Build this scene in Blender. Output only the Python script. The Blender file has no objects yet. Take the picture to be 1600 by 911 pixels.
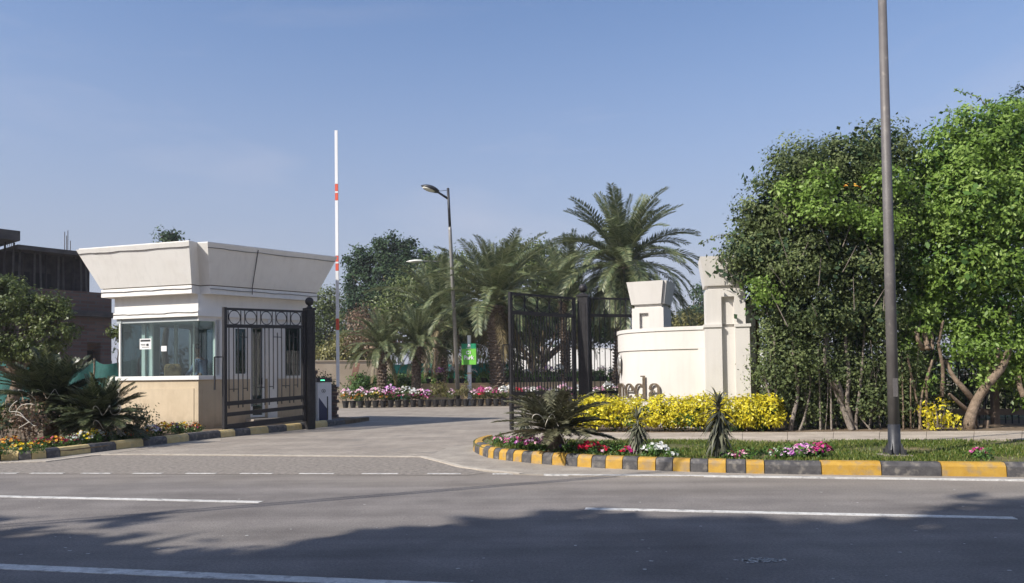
import bpy, math, random
import numpy as np
from mathutils import Vector, Matrix, Euler
R = math.radians
sc = bpy.context.scene
col = sc.collection

# ------------------------------------------------------------------ camera
H = 1.5
cam_d = bpy.data.cameras.new("camera"); cam = bpy.data.objects.new("camera", cam_d); col.objects.link(cam)
cam_d.sensor_width = 36; cam_d.lens = 27.0; cam_d.clip_start = .1; cam_d.clip_end = 3000
cam_d.shift_y = 94/1600
CM = (Matrix.Rotation(R(91.7), 3, 'X') @ Matrix.Rotation(R(-0.7), 3, 'Z'))
cam.matrix_world = Matrix.Translation((0, 0, H)) @ CM.to_4x4()
sc.camera = cam

# ------------------------------------------------------------------ sky and sun
SUN_AZ = Vector((.83, .56, 0)).normalized()      # the way the light travels
EL = 40
w = bpy.data.worlds.new("World"); sc.world = w; w.use_nodes = True
nt = w.node_tree; nt.nodes.clear()
def N(t, k, **kw):
    n = t.nodes.new(k)
    for a, b in kw.items(): setattr(n, a, b)
    return n
sky = N(nt, 'ShaderNodeTexSky'); sky.sky_type = 'NISHITA'; sky.sun_disc = False
sky.sun_elevation = R(EL); sky.sun_rotation = math.atan2(-SUN_AZ.x, -SUN_AZ.y) % (2*math.pi)
sky.air_density = 1.1; sky.dust_density = 1.6; sky.ozone_density = 2.2; sky.altitude = 200
tc = N(nt, 'ShaderNodeTexCoord')
mp = N(nt, 'ShaderNodeMapping'); mp.inputs['Scale'].default_value = (1.0, 1.0, 3.6); mp.inputs['Rotation'].default_value = (0.12, .2, .3)
nz = N(nt, 'ShaderNodeTexNoise'); nz.inputs['Scale'].default_value = 1.7; nz.inputs['Detail'].default_value = 7; nz.inputs['Roughness'].default_value = .55; nz.inputs['Distortion'].default_value = .6
rp = N(nt, 'ShaderNodeValToRGB'); rp.color_ramp.elements[0].position = .53; rp.color_ramp.elements[1].position = .88
rp.color_ramp.elements[1].color = (.30, .30, .30, 1)
mixc = N(nt, 'ShaderNodeMix', data_type='RGBA')
mixc.inputs['B'].default_value = (5.2, 4.9, 5.3, 1)
bg = N(nt, 'ShaderNodeBackground'); bg.inputs['Strength'].default_value = .1
hue = N(nt, 'ShaderNodeMix', data_type='RGBA', blend_type='MULTIPLY'); hue.inputs['Factor'].default_value = 1; hue.inputs['B'].default_value = (.95, 1.0, 1.12, 1)
wo = N(nt, 'ShaderNodeOutputWorld')
L = nt.links.new
L(tc.outputs['Generated'], mp.inputs['Vector']); L(mp.outputs[0], nz.inputs['Vector']); L(nz.outputs['Fac'], rp.inputs['Fac'])
sx = N(nt, 'ShaderNodeSeparateXYZ'); L(tc.outputs['Generated'], sx.inputs[0])
mr = N(nt, 'ShaderNodeMapRange', interpolation_type='SMOOTHERSTEP'); mr.inputs['From Min'].default_value = -.05; mr.inputs['From Max'].default_value = .55; mr.inputs['To Min'].default_value = .86; mr.inputs['To Max'].default_value = 0
L(sx.outputs['Z'], mr.inputs['Value'])
hz_ = N(nt, 'ShaderNodeMix', data_type='RGBA'); hz_.inputs['B'].default_value = (2.75, 2.85, 3.5, 1)
L(sky.outputs[0], hue.inputs['A']); L(hue.outputs['Result'], hz_.inputs['A']); L(mr.outputs[0], hz_.inputs['Factor']); L(hz_.outputs['Result'], mixc.inputs['A']); L(rp.outputs['Color'], mixc.inputs['Factor'])
L(mixc.outputs['Result'], bg.inputs['Color']); L(bg.outputs[0], wo.inputs['Surface'])
sd = bpy.data.lights.new("sun", 'SUN'); sd.energy = 4.0; sd.angle = R(.5); sd.color = (1, .94, .85)
so = bpy.data.objects.new("sun", sd); col.objects.link(so)
sdir = Vector((SUN_AZ.x*math.cos(R(EL)), SUN_AZ.y*math.cos(R(EL)), -math.sin(R(EL))))
so.rotation_euler = sdir.to_track_quat('-Z', 'Y').to_euler(); so.location = (-30, -20, 30)
sc.view_settings.view_transform = 'Standard'; sc.view_settings.look = 'None'
sc.view_settings.exposure = 0.6; sc.view_settings.gamma = 1
sc.cycles.max_bounces = 6; sc.cycles.transparent_max_bounces = 24

# ------------------------------------------------------------------ picture helpers (only to read places off the photo)
def ray(px, py): return CM @ Vector(((px-800)/1200, -(py-549.5)/1200, -1))
def G(px, py, z=0.0):
    d = ray(px, py); t = (z-H)/d.z
    return Vector((d.x*t, d.y*t, z))
def D(px, py, Y):
    d = ray(px, py); t = Y/d.y
    return Vector((d.x*t, Y, H+d.z*t))
def XZ(px, py, Y):
    p = D(px, py, Y); return p.x, p.z
def PX(p):
    q = CM.transposed() @ (Vector(p)-Vector((0, 0, H)))
    return 800+1200*q.x/-q.z, 549.5-1200*q.y/-q.z
def along(A, B, px, z=2.0):
    lo, hi = -2.0, 3.0
    A = Vector((A[0], A[1], z)); B = Vector((B[0], B[1], z)); f = lambda t: PX(A.lerp(B, t))[0]
    s = 1 if f(1) > f(0) else -1
    for _ in range(40):
        m = (lo+hi)/2
        if (f(m)-px)*s < 0: lo = m
        else: hi = m
    return lo*(B-A).length

# ------------------------------------------------------------------ object helpers
def tag(o, label=None, cat=None, group=None, kind=None):
    if label: o['label'] = label
    if cat: o['category'] = cat
    if group: o['group'] = group
    if kind: o['kind'] = kind
    return o
def empty(name, loc, label=None, cat=None, group=None, rz=0, kind=None):
    o = bpy.data.objects.new(name, None); col.objects.link(o); o.location = loc; o.rotation_euler = (0, 0, rz)
    o.empty_display_size = .2
    return tag(o, label, cat, group, kind)
def gloc(o):
    v = Vector((0, 0, 0))
    while o is not None:
        v = v+o.location; o = o.parent
    return v
def link(name, me, parent=None, loc=(0, 0, 0)):
    o = bpy.data.objects.new(name, me); col.objects.link(o); o.parent = parent; o.location = loc
    return o
def copy_tree(o, parent=None, loc=None, rz=None, label=None):
    c = o.copy(); col.objects.link(c); c.parent = parent
    if loc is not None: c.location = loc
    if rz is not None: c.rotation_euler = (0, 0, rz)
    if label: c['label'] = label
    for ch in o.children: copy_tree(ch, c)
    return c
class MB:
    """collects geometry in world coordinates (or local, if the parent stands at the origin)"""
    def __init__(s): s.v = []; s.f = []; s.m = []; s.cur = 0
    def add(s, vs, fs):
        b = len(s.v); s.v += [tuple(x) for x in vs]; s.f += [tuple(i+b for i in f) for f in fs]; s.m += [s.cur]*len(fs); return s
    def box(s, c, d, rz=0, ry=0, rx=0):
        M = Euler((rx, ry, rz)).to_matrix(); c = Vector(c)
        vs = [c+M@Vector((x*d[0]/2, y*d[1]/2, z*d[2]/2)) for x in (-1, 1) for y in (-1, 1) for z in (-1, 1)]
        return s.add(vs, [(0, 1, 3, 2), (4, 6, 7, 5), (0, 4, 5, 1), (2, 3, 7, 6), (0, 2, 6, 4), (1, 5, 7, 3)])
    def bar(s, A, B, z0, z1, th, z0b=None, z1b=None):
        """upright slab from A to B (x, y), thickness th about the line; other heights at B if given"""
        A = Vector((A[0], A[1], 0)); B = Vector((B[0], B[1], 0)); d = (B-A).normalized(); n = Vector((d.y, -d.x, 0))*th/2
        z0b = z0 if z0b is None else z0b; z1b = z1 if z1b is None else z1b
        U = Vector((0, 0, 1))
        vs = [A-n+U*z0, A+n+U*z0, A-n+U*z1, A+n+U*z1, B-n+U*z0b, B+n+U*z0b, B-n+U*z1b, B+n+U*z1b]
        return s.add(vs, [(0, 2, 3, 1), (4, 5, 7, 6), (0, 1, 5, 4), (2, 6, 7, 3), (0, 4, 6, 2), (1, 3, 7, 5)])
    def rod(s, p, q, r, r2=None, n=6):
        return s.tube([p, q], [r, r if r2 is None else r2], n)
    def tube(s, pts, rs, n=8, cap=True):
        pts = [Vector(p) for p in pts]
        if not isinstance(rs, (list, tuple)): rs = [rs]*len(pts)
        b = len(s.v); ref = None; vs = []; fs = []
        for i, p in enumerate(pts):
            t = (pts[min(i+1, len(pts)-1)]-pts[max(i-1, 0)]).normalized()
            if ref is None: ref = t.orthogonal().normalized()
            else:
                ref = ref-t*ref.dot(t)
                ref = ref.normalized() if ref.length > 1e-6 else t.orthogonal().normalized()
            o = t.cross(ref)
            for k in range(n):
                a = 2*math.pi*k/n; vs.append(p+(ref*math.cos(a)+o*math.sin(a))*rs[i])
        for i in range(len(pts)-1):
            for k in range(n):
                k2 = (k+1) % n; fs.append((i*n+k, i*n+k2, (i+1)*n+k2, (i+1)*n+k))
        if cap:
            fs.append(tuple(range(n))[::-1]); fs.append(tuple(range((len(pts)-1)*n, len(pts)*n)))
        return s.add(vs, fs)
    def prism(s, poly, z0, z1, poly2=None, cap=True):
        n = len(poly); p2 = poly2 or poly
        vs = [(p[0], p[1], z0) for p in poly]+[(p[0], p[1], z1) for p in p2]
        fs = [(i, (i+1) % n, n+(i+1) % n, n+i) for i in range(n)]
        if cap: fs += [tuple(range(n))[::-1], tuple(range(n, 2*n))]
        return s.add(vs, fs)
    def lathe(s, c, prof, n=16):
        vs = []; fs = []
        for r, z in prof:
            for k in range(n):
                a = 2*math.pi*k/n; vs.append((c[0]+r*math.cos(a), c[1]+r*math.sin(a), c[2]+z))
        for i in range(len(prof)-1):
            for k in range(n):
                k2 = (k+1) % n; fs.append((i*n+k, i*n+k2, (i+1)*n+k2, (i+1)*n+k))
        fs.append(tuple(range(n))[::-1]); fs.append(tuple(range((len(prof)-1)*n, len(prof)*n)))
        return s.add(vs, fs)
    def ball(s, c, r, n=12, m=8, sc_=(1, 1, 1)):
        prof = [(max(r*math.sin(math.pi*i/m), 1e-4), -r*math.cos(math.pi*i/m)) for i in range(m+1)]
        b = len(s.v); s.lathe((0, 0, 0), prof, n)
        for i in range(b, len(s.v)):
            x, y, z = s.v[i]; s.v[i] = (c[0]+x*sc_[0], c[1]+y*sc_[1], c[2]+z*sc_[2])
        return s
    def build(s, name, mat, parent=None, smooth=False, bevel=0, kind=None, label=None):
        o0 = gloc(parent) if parent is not None else Vector((0, 0, 0))
        me = bpy.data.meshes.new(name)
        me.from_pydata([(v[0]-o0.x, v[1]-o0.y, v[2]-o0.z) for v in s.v], [], s.f)
        for m_ in (mat if isinstance(mat, (list, tuple)) else [mat]): me.materials.append(m_)
        if any(s.m): me.polygons.foreach_set('material_index', s.m)
        import bmesh
        if len(s.f) < 30000:
            bm = bmesh.new(); bm.from_mesh(me); bmesh.ops.recalc_face_normals(bm, faces=bm.faces); bm.to_mesh(me); bm.free()
        if smooth: me.polygons.foreach_set('use_smooth', [True]*len(me.polygons))
        me.update()
        o = link(name, me, parent)
        if bevel:
            b = o.modifiers.new('bevel', 'BEVEL'); b.width = bevel; b.segments = 2; b.limit_method = 'ANGLE'
        if kind: o['kind'] = kind
        if label: o['label'] = label
        return o
def opoly(poly, o):
    """offset a clockwise-or-not convex polygon outward by o"""
    n = len(poly); P = [Vector((p[0], p[1])) for p in poly]
    area = sum(P[i].x*P[(i+1) % n].y-P[(i+1) % n].x*P[i].y for i in range(n))
    sg = 1 if area > 0 else -1; out = []
    for i in range(n):
        a, b, c = P[i-1], P[i], P[(i+1) % n]
        d1 = (b-a).normalized(); d2 = (c-b).normalized()
        n1 = Vector((d1.y, -d1.x))*sg; n2 = Vector((d2.y, -d2.x))*sg
        k = n1+n2; out.append(b+k*(o/max(.25, (1+n1.dot(n2)))))
    return out

# ------------------------------------------------------------------ materials
def mat(name, c1, c2=None, scale=6, rough=.7, bump=0, bscale=40, metal=0, spec=.4, detail=6, coords='Object', lo=.35, hi=.65, spots=None, emit=None):
    m = bpy.data.materials.new(name); m.use_nodes = True; t = m.node_tree; p = t.nodes['Principled BSDF']
    p.inputs['Roughness'].default_value = rough; p.inputs['Metallic'].default_value = metal; p.inputs['Specular IOR Level'].default_value = spec
    tcn = N(t, 'ShaderNodeTexCoord'); v = tcn.outputs[coords]
    if coords == 'Object':
        g = N(t, 'ShaderNodeNewGeometry'); v = g.outputs['Position']
    last = None
    if c2 is None: p.inputs['Base Color'].default_value = (*c1, 1)
    else:
        n = N(t, 'ShaderNodeTexNoise'); n.inputs['Scale'].default_value = scale; n.inputs['Detail'].default_value = detail; n.inputs['Roughness'].default_value = .6
        t.links.new(v, n.inputs['Vector'])
        r = N(t, 'ShaderNodeValToRGB'); r.color_ramp.elements[0].position = lo; r.color_ramp.elements[1].position = hi
        r.color_ramp.elements[0].color = (*c1, 1); r.color_ramp.elements[1].color = (*c2, 1)
        t.links.new(n.outputs['Fac'], r.inputs['Fac']); last = r.outputs['Color']
        if spots:
            col3, sscale, s_lo, s_hi, strength = spots
            n2 = N(t, 'ShaderNodeTexNoise'); n2.inputs['Scale'].default_value = sscale; n2.inputs['Detail'].default_value = 5
            t.links.new(v, n2.inputs['Vector'])
            r2 = N(t, 'ShaderNodeMapRange'); r2.inputs['From Min'].default_value = s_lo; r2.inputs['From Max'].default_value = s_hi; r2.inputs['To Max'].default_value = strength
            t.links.new(n2.outputs['Fac'], r2.inputs['Value'])
            mx = N(t, 'ShaderNodeMix', data_type='RGBA'); mx.inputs['B'].default_value = (*col3, 1)
            t.links.new(r2.outputs[0], mx.inputs['Factor']); t.links.new(last, mx.inputs['A']); last = mx.outputs['Result']
        t.links.new(last, p.inputs['Base Color'])
    if bump:
        n3 = N(t, 'ShaderNodeTexNoise'); n3.inputs['Scale'].default_value = bscale; n3.inputs['Detail'].default_value = 5
        t.links.new(v, n3.inputs['Vector'])
        b = N(t, 'ShaderNodeBump'); b.inputs['Strength'].default_value = bump; b.inputs['Distance'].default_value = .02
        t.links.new(n3.outputs['Fac'], b.inputs['Height']); t.links.new(b.outputs[0], p.inputs['Normal'])
    if emit:
        p.inputs['Emission Color'].default_value = (*emit[0], 1); p.inputs['Emission Strength'].default_value = emit[1]
    return m
def leafmat(name, dark, mid, light, rough=.45, trans=.3, spec=.35):
    m = bpy.data.materials.new(name); m.use_nodes = True; t = m.node_tree; p = t.nodes['Principled BSDF']
    a = N(t, 'ShaderNodeAttribute', attribute_name='var')
    r = N(t, 'ShaderNodeValToRGB'); e = r.color_ramp.elements
    e[0].position = .1; e[0].color = (*dark, 1); e[1].position = .95; e[1].color = (*light, 1)
    x = e.new(.5); x.color = (*mid, 1)
    t.links.new(a.outputs['Fac'], r.inputs['Fac']); t.links.new(r.outputs[0], p.inputs['Base Color'])
    p.inputs['Roughness'].default_value = rough; p.inputs['Specular IOR Level'].default_value = spec
    tr = N(t, 'ShaderNodeBsdfTranslucent'); t.links.new(r.outputs[0], tr.inputs['Color'])
    mx = N(t, 'ShaderNodeMixShader'); mx.inputs[0].default_value = trans
    t.links.new(p.outputs[0], mx.inputs[1]); t.links.new(tr.outputs[0], mx.inputs[2])
    t.links.new(mx.outputs[0], t.nodes['Material Output'].inputs['Surface'])
    return m
def glassmat(name, tint, refl=1.0, alpha=.0):
    m = bpy.data.materials.new(name); m.use_nodes = True; t = m.node_tree; t.nodes.clear()
    tr = N(t, 'ShaderNodeBsdfTransparent'); tr.inputs[0].default_value = (*tint, 1)
    gl = N(t, 'ShaderNodeBsdfGlossy'); gl.inputs['Roughness'].default_value = .02
    fr0 = N(t, 'ShaderNodeLayerWeight'); fr0.inputs[0].default_value = .5
    fr = N(t, 'ShaderNodeMath', operation='POWER'); fr.inputs[1].default_value = 4.5; t.links.new(fr0.outputs['Facing'], fr.inputs[0])
    mm = N(t, 'ShaderNodeMath', operation='MULTIPLY_ADD'); mm.inputs[1].default_value = refl; mm.inputs[2].default_value = alpha
    mx = N(t, 'ShaderNodeMixShader'); o = N(t, 'ShaderNodeOutputMaterial')
    t.links.new(fr.outputs[0], mm.inputs[0]); t.links.new(mm.outputs[0], mx.inputs[0]); t.links.new(tr.outputs[0], mx.inputs[1]); t.links.new(gl.outputs[0], mx.inputs[2]); t.links.new(mx.outputs[0], o.inputs[0])
    return m
M = {}
M['asphalt'] = mat('asphalt', (.155, .14, .132), (.215, .196, .184), 1.1, .85, .5, 90, spec=.3, spots=((.26, .24, .22), .5, .5, .75, .6))
M['drive'] = mat('driveway_concrete', (.255, .220, .185), (.34, .298, .25), .9, .85, .25, 60, spots=((.17, .16, .155), 2.3, .55, .75, .55))
M['rough_asphalt'] = mat('coarse_asphalt', (.14, .125, .11), (.33, .29, .25), 14, .9, .8, 60, lo=.3, hi=.7)
M['concrete'] = mat('pale_concrete', (.27, .24, .205), (.36, .32, .27), 2.2, .85, .3, 50, spots=((.22, .19, .16), 5, .55, .75, .5))
M['path'] = mat('footpath_concrete', (.33, .28, .23), (.44, .38, .31), 1.8, .9, .3, 50, spots=((.24, .19, .14), 4, .5, .72, .5))
M['line'] = mat('road_paint', (.50, .49, .47), (.66, .65, .62), 6, .7, .2, 60, spots=((.2, .19, .19), 9, .52, .68, .7))
M['grout'] = mat('mortar_strip', (.4, .35, .29), (.52, .47, .4), 8, .9, .5, 40)
M['kblack'] = mat('kerb_black_paint', (.055, .052, .055), (.10, .095, .095), 9, .6, .4, 70, spots=((.26, .235, .2), 10, .52, .70, .65))
M['kyellow'] = mat('kerb_yellow_paint', (.42, .235, .03), (.50, .30, .05), 7, .6, .4, 70, spots=((.30, .22, .13), 8, .48, .66, .75))
M['kfaded'] = mat('kerb_faded_yellow', (.52, .39, .17), (.64, .50, .24), 7, .75, .3, 70, spots=((.3, .26, .2), 9, .55, .72, .6))
M['soil'] = mat('soil', (.10, .07, .045), (.20, .145, .09), 4, .95, .7, 30)
M['ground'] = mat('ground_soil', (.17, .14, .10), (.26, .21, .15), .6, .95, .3, 20)
M['lawn'] = mat('lawn_ground', (.055, .075, .018), (.14, .125, .05), 2.0, .95, .5, 60, spots=((.22, .16, .09), 1.5, .52, .70, .7))
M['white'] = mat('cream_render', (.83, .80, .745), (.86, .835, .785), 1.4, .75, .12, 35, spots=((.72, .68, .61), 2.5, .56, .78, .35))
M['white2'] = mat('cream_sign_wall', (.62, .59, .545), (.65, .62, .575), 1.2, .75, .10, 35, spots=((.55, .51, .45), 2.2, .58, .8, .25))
M['beige'] = mat('beige_plinth', (.53, .43, .295), (.59, .48, .335), 1.6, .7, .15, 30, spots=((.47, .37, .25), 3, .52, .75, .6))
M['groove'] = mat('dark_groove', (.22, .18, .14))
M['frame'] = mat('white_frame', (.78, .77, .74), rough=.4)
M['inside'] = mat('interior_paint', (.40, .44, .44), (.46, .50, .50), 2, .8)
M['glass'] = glassmat('booth_glass', (.80, .88, .87), .8, .07)
M['dglass'] = glassmat('window_glass', (.45, .5, .52), .8, .07)
M['black'] = mat('black_gate_paint', (.02, .019, .021), (.034, .032, .034), 12, .5, .1, 60, spec=.3)
M['letters'] = mat('letter_metal', (.17, .13, .09), (.30, .24, .17), 14, .35, metal=.7)
M['emblem'] = mat('emblem_metal', (.30, .29, .27), (.42, .40, .37), 14, .4, metal=.6)
M['pole'] = mat('lamp_post_paint', (.12, .108, .105), (.16, .148, .142), 3, .55, .1, 30, metal=.1, spots=((.28, .25, .22), 12, .6, .75, .5))
M['poledark'] = mat('lamp_dark_metal', (.03, .032, .038), (.06, .06, .065), 8, .45, metal=.3)
M['polegrey'] = mat('galvanised_post', (.24, .23, .21), (.31, .30, .28), 3, .5, metal=.3)
M['lens'] = mat('lamp_lens', (.75, .74, .66), rough=.25)
M['green'] = mat('sign_green', (.16, .52, .06), (.19, .57, .08), 2, .4)
M['dgreen'] = mat('sign_dark_green', (.02, .27, .13), rough=.4)
M['signwhite'] = mat('sign_white', (.8, .8, .78), rough=.5)
M['red'] = mat('barrier_red', (.72, .13, .08), rough=.4)
M['boomwhite'] = mat('barrier_white', (.8, .8, .8), rough=.4)
M['cabinet'] = mat('cabinet_grey', (.66, .66, .68), (.72, .72, .74), 5, .45)
M['navy'] = mat('cabinet_navy', (.03, .04, .10), rough=.4)
M['led'] = mat('cabinet_led', (.1, .8, .4), emit=((.15, 1, .5), 1.2))
M['pot'] = mat('black_plastic_pot', (.018, .018, .02), (.04, .037, .035), 14, .5)
M['net'] = mat('green_net', (.010, .065, .058), (.02, .11, .095), 3, .8, .4, 14)  # netting colour darkened for the shade it hangs in
M['net_sunlit'] = mat('green_net_sunlit', (.03, .27, .22), (.05, .36, .30), 3, .8, .4, 14)  # brighter copy of the netting, with sunlight put into the colour
M['planter'] = mat('planter_wall', (.56, .41, .24), (.66, .50, .31), 2, .8, .2, 20)
M['wallbeige'] = mat('boundary_wall', (.52, .42, .31), (.60, .50, .38), .8, .85, .2, 15)
M['farwhite'] = mat('far_white_wall', (.78, .76, .72), (.84, .82, .78), .8, .8)
M['bark'] = mat('bark', (.13, .095, .065), (.27, .20, .145), 12, .9, .8, 40)
M['barkgrey'] = mat('grey_bark', (.14, .115, .095), (.28, .24, .20), 10, .9, .8, 40)
M['palmbark'] = mat('palm_trunk_bark', (.11, .08, .06), (.25, .195, .15), 16, .95, .8, 30)
M['wood'] = mat('brown_plank', (.10, .045, .03), (.16, .08, .05), 8, .8)
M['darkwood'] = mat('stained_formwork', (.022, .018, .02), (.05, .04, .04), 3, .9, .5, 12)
M['slab'] = mat('weathered_concrete_slab', (.055, .05, .05), (.10, .09, .085), 2, .9, .4, 10)
M['rustrail'] = mat('dusty_rail', (.15, .11, .085), (.22, .165, .13), 4, .8)
M['wire'] = mat('white_cable', (.62, .58, .5), rough=.5)
M['brickpale'] = mat('pale_block', (.42, .36, .28), (.52, .45, .36), 10, .9, .4, 40)
M['dark'] = mat('interior_shade_black', (.012, .011, .012), rough=.9)  # near-black that stands for shade inside the building
M['skin'] = mat('skin', (.24, .13, .085), rough=.5)
M['shirt'] = mat('blue_grey_shirt', (.10, .13, .22), (.16, .19, .29), 9, .8)
M['trousers'] = mat('dark_trousers', (.02, .022, .03), rough=.8)
M['capm'] = mat('black_cap', (.01, .01, .012), rough=.75)
M['sack'] = mat('brown_bag', (.20, .125, .06), (.28, .18, .09), 14, .85, .4, 30)
M['string'] = M['wire']
# bricks of the far building: recessed courses as fine relief
def brickmat():
    m = bpy.data.materials.new('brickwork'); m.use_nodes = True; t = m.node_tree; p = t.nodes['Principled BSDF']
    u = N(t, 'ShaderNodeTexCoord'); b = N(t, 'ShaderNodeTexBrick'); b.inputs['Scale'].default_value = 1
    b.inputs['Color1'].default_value = (.10, .055, .045, 1); b.inputs['Color2'].default_value = (.15, .095, .08, 1); b.inputs['Mortar'].default_value = (.10, .09, .085, 1)
    b.inputs['Brick Width'].default_value = .46; b.inputs['Row Height'].default_value = .17; b.inputs['Mortar Size'].default_value = .022
    mp_ = N(t, 'ShaderNodeMapping'); mp_.inputs['Rotation'].default_value = (R(90), 0, 0)
    t.links.new(u.outputs['Object'], mp_.inputs['Vector']); t.links.new(mp_.outputs[0], b.inputs['Vector'])
    t.links.new(b.outputs['Color'], p.inputs['Base Color']); p.inputs['Roughness'].default_value = .95
    bb = N(t, 'ShaderNodeBump'); bb.inputs['Strength'].default_value = .5; bb.invert = True
    t.links.new(b.outputs['Fac'], bb.inputs['Height']); t.links.new(bb.outputs[0], p.inputs['Normal'])
    return m
M['brick'] = brickmat()
def roadmat(m, k=1.0, ang=-11.13):
    t = m.node_tree; p = t.nodes['Principled BSDF']; g = N(t, 'ShaderNodeNewGeometry')
    src = p.inputs['Base Color'].links[0].from_socket
    mp_ = N(t, 'ShaderNodeMapping'); mp_.inputs['Rotation'].default_value = (0, 0, R(-ang)); mp_.inputs['Scale'].default_value = (.12, 1.6, 1)
    n1 = N(t, 'ShaderNodeTexNoise'); n1.inputs['Scale'].default_value = 1.4; n1.inputs['Detail'].default_value = 4
    t.links.new(g.outputs['Position'], mp_.inputs['Vector']); t.links.new(mp_.outputs[0], n1.inputs['Vector'])
    n2 = N(t, 'ShaderNodeTexNoise'); n2.inputs['Scale'].default_value = 42; n2.inputs['Detail'].default_value = 3; n2.inputs['Roughness'].default_value = .8
    t.links.new(g.outputs['Position'], n2.inputs['Vector'])
    a = N(t, 'ShaderNodeMapRange'); a.inputs['From Min'].default_value = .3; a.inputs['From Max'].default_value = .7; a.inputs['To Min'].default_value = 1-.16*k; a.inputs['To Max'].default_value = 1+.16*k
    b = N(t, 'ShaderNodeMapRange'); b.inputs['From Min'].default_value = .3; b.inputs['From Max'].default_value = .7; b.inputs['To Min'].default_value = 1-.30*k; b.inputs['To Max'].default_value = 1+.30*k
    t.links.new(n1.outputs['Fac'], a.inputs['Value']); t.links.new(n2.outputs['Fac'], b.inputs['Value'])
    mu = N(t, 'ShaderNodeMath', operation='MULTIPLY'); t.links.new(a.outputs[0], mu.inputs[0]); t.links.new(b.outputs[0], mu.inputs[1])
    vm = N(t, 'ShaderNodeVectorMath', operation='SCALE'); t.links.new(src, vm.inputs[0]); t.links.new(mu.outputs[0], vm.inputs['Scale']); t.links.new(vm.outputs[0], p.inputs['Base Color'])
def gutterdust(m):
    t = m.node_tree; p = t.nodes['Principled BSDF']; g = N(t, 'ShaderNodeNewGeometry'); src = p.inputs['Base Color'].links[0].from_socket
    d = N(t, 'ShaderNodeVectorMath', operation='DOT_PRODUCT'); d.inputs[1].default_value = (.193, .981, 0); t.links.new(g.outputs['Position'], d.inputs[0])
    n = N(t, 'ShaderNodeTexNoise'); n.inputs['Scale'].default_value = .9; n.inputs['Detail'].default_value = 5; t.links.new(g.outputs['Position'], n.inputs['Vector'])
    ad = N(t, 'ShaderNodeMath', operation='MULTIPLY_ADD'); ad.inputs[1].default_value = 2.0; t.links.new(n.outputs['Fac'], ad.inputs[0]); t.links.new(d.outputs['Value'], ad.inputs[2])
    a = N(t, 'ShaderNodeMapRange'); a.inputs['From Min'].default_value = 10.3; a.inputs['From Max'].default_value = 12.6; a.inputs['To Max'].default_value = .65; t.links.new(ad.outputs[0], a.inputs['Value'])
    mx = N(t, 'ShaderNodeMix', data_type='RGBA'); mx.inputs['B'].default_value = (.27, .235, .195, 1); t.links.new(a.outputs[0], mx.inputs['Factor']); t.links.new(src, mx.inputs['A']); t.links.new(mx.outputs['Result'], p.inputs['Base Color'])
    # hairline cracks
    v = N(t, 'ShaderNodeTexVoronoi', feature='DISTANCE_TO_EDGE'); v.inputs['Scale'].default_value = .42; v.inputs['Randomness'].default_value = 1
    n2 = N(t, 'ShaderNodeTexNoise'); n2.inputs['Scale'].default_value = 2.5; n2.inputs['Detail'].default_value = 6; t.links.new(g.outputs['Position'], n2.inputs['Vector'])
    vm = N(t, 'ShaderNodeVectorMath', operation='MULTIPLY_ADD'); vm.inputs[1].default_value = (.5, .5, .5); t.links.new(n2.outputs['Color'], vm.inputs[0]); t.links.new(g.outputs['Position'], vm.inputs[2]); t.links.new(vm.outputs[0], v.inputs['Vector'])
    c = N(t, 'ShaderNodeMapRange'); c.inputs['From Min'].default_value = .0; c.inputs['From Max'].default_value = .006; c.inputs['To Min'].default_value = .93; c.inputs['To Max'].default_value = 1; t.links.new(v.outputs['Distance'], c.inputs['Value'])
    sc_ = N(t, 'ShaderNodeVectorMath', operation='SCALE'); t.links.new(mx.outputs['Result'], sc_.inputs[0]); t.links.new(c.outputs[0], sc_.inputs['Scale']); t.links.new(sc_.outputs[0], p.inputs['Base Color'])
gutterdust(M['asphalt']); roadmat(M['asphalt']); roadmat(M['concrete'], .8); roadmat(M['path'], .8); roadmat(M['line'], .6)
def pavermat():
    m = M['drive']; t = m.node_tree; p = t.nodes['Principled BSDF']
    g = N(t, 'ShaderNodeNewGeometry'); mp_ = N(t, 'ShaderNodeMapping'); mp_.inputs['Rotation'].default_value = (0, 0, R(-52))
    b = N(t, 'ShaderNodeTexBrick'); b.inputs['Scale'].default_value = 1; b.inputs['Brick Width'].default_value = .55; b.inputs['Row Height'].default_value = .22; b.inputs['Mortar Size'].default_value = .012
    b.inputs['Color1'].default_value = (.9, .9, .9, 1); b.inputs['Color2'].default_value = (1, 1, 1, 1); b.inputs['Mortar'].default_value = (.62, .62, .62, 1); b.inputs['Bias'].default_value = .2
    t.links.new(g.outputs['Position'], mp_.inputs['Vector']); t.links.new(mp_.outputs[0], b.inputs['Vector'])
    mx = N(t, 'ShaderNodeMix', data_type='RGBA', blend_type='MULTIPLY'); mx.inputs['Factor'].default_value = 1
    src = p.inputs['Base Color'].links[0].from_socket
    t.links.new(src, mx.inputs['A']); t.links.new(b.outputs['Color'], mx.inputs['B']); t.links.new(mx.outputs['Result'], p.inputs['Base Color'])
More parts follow.
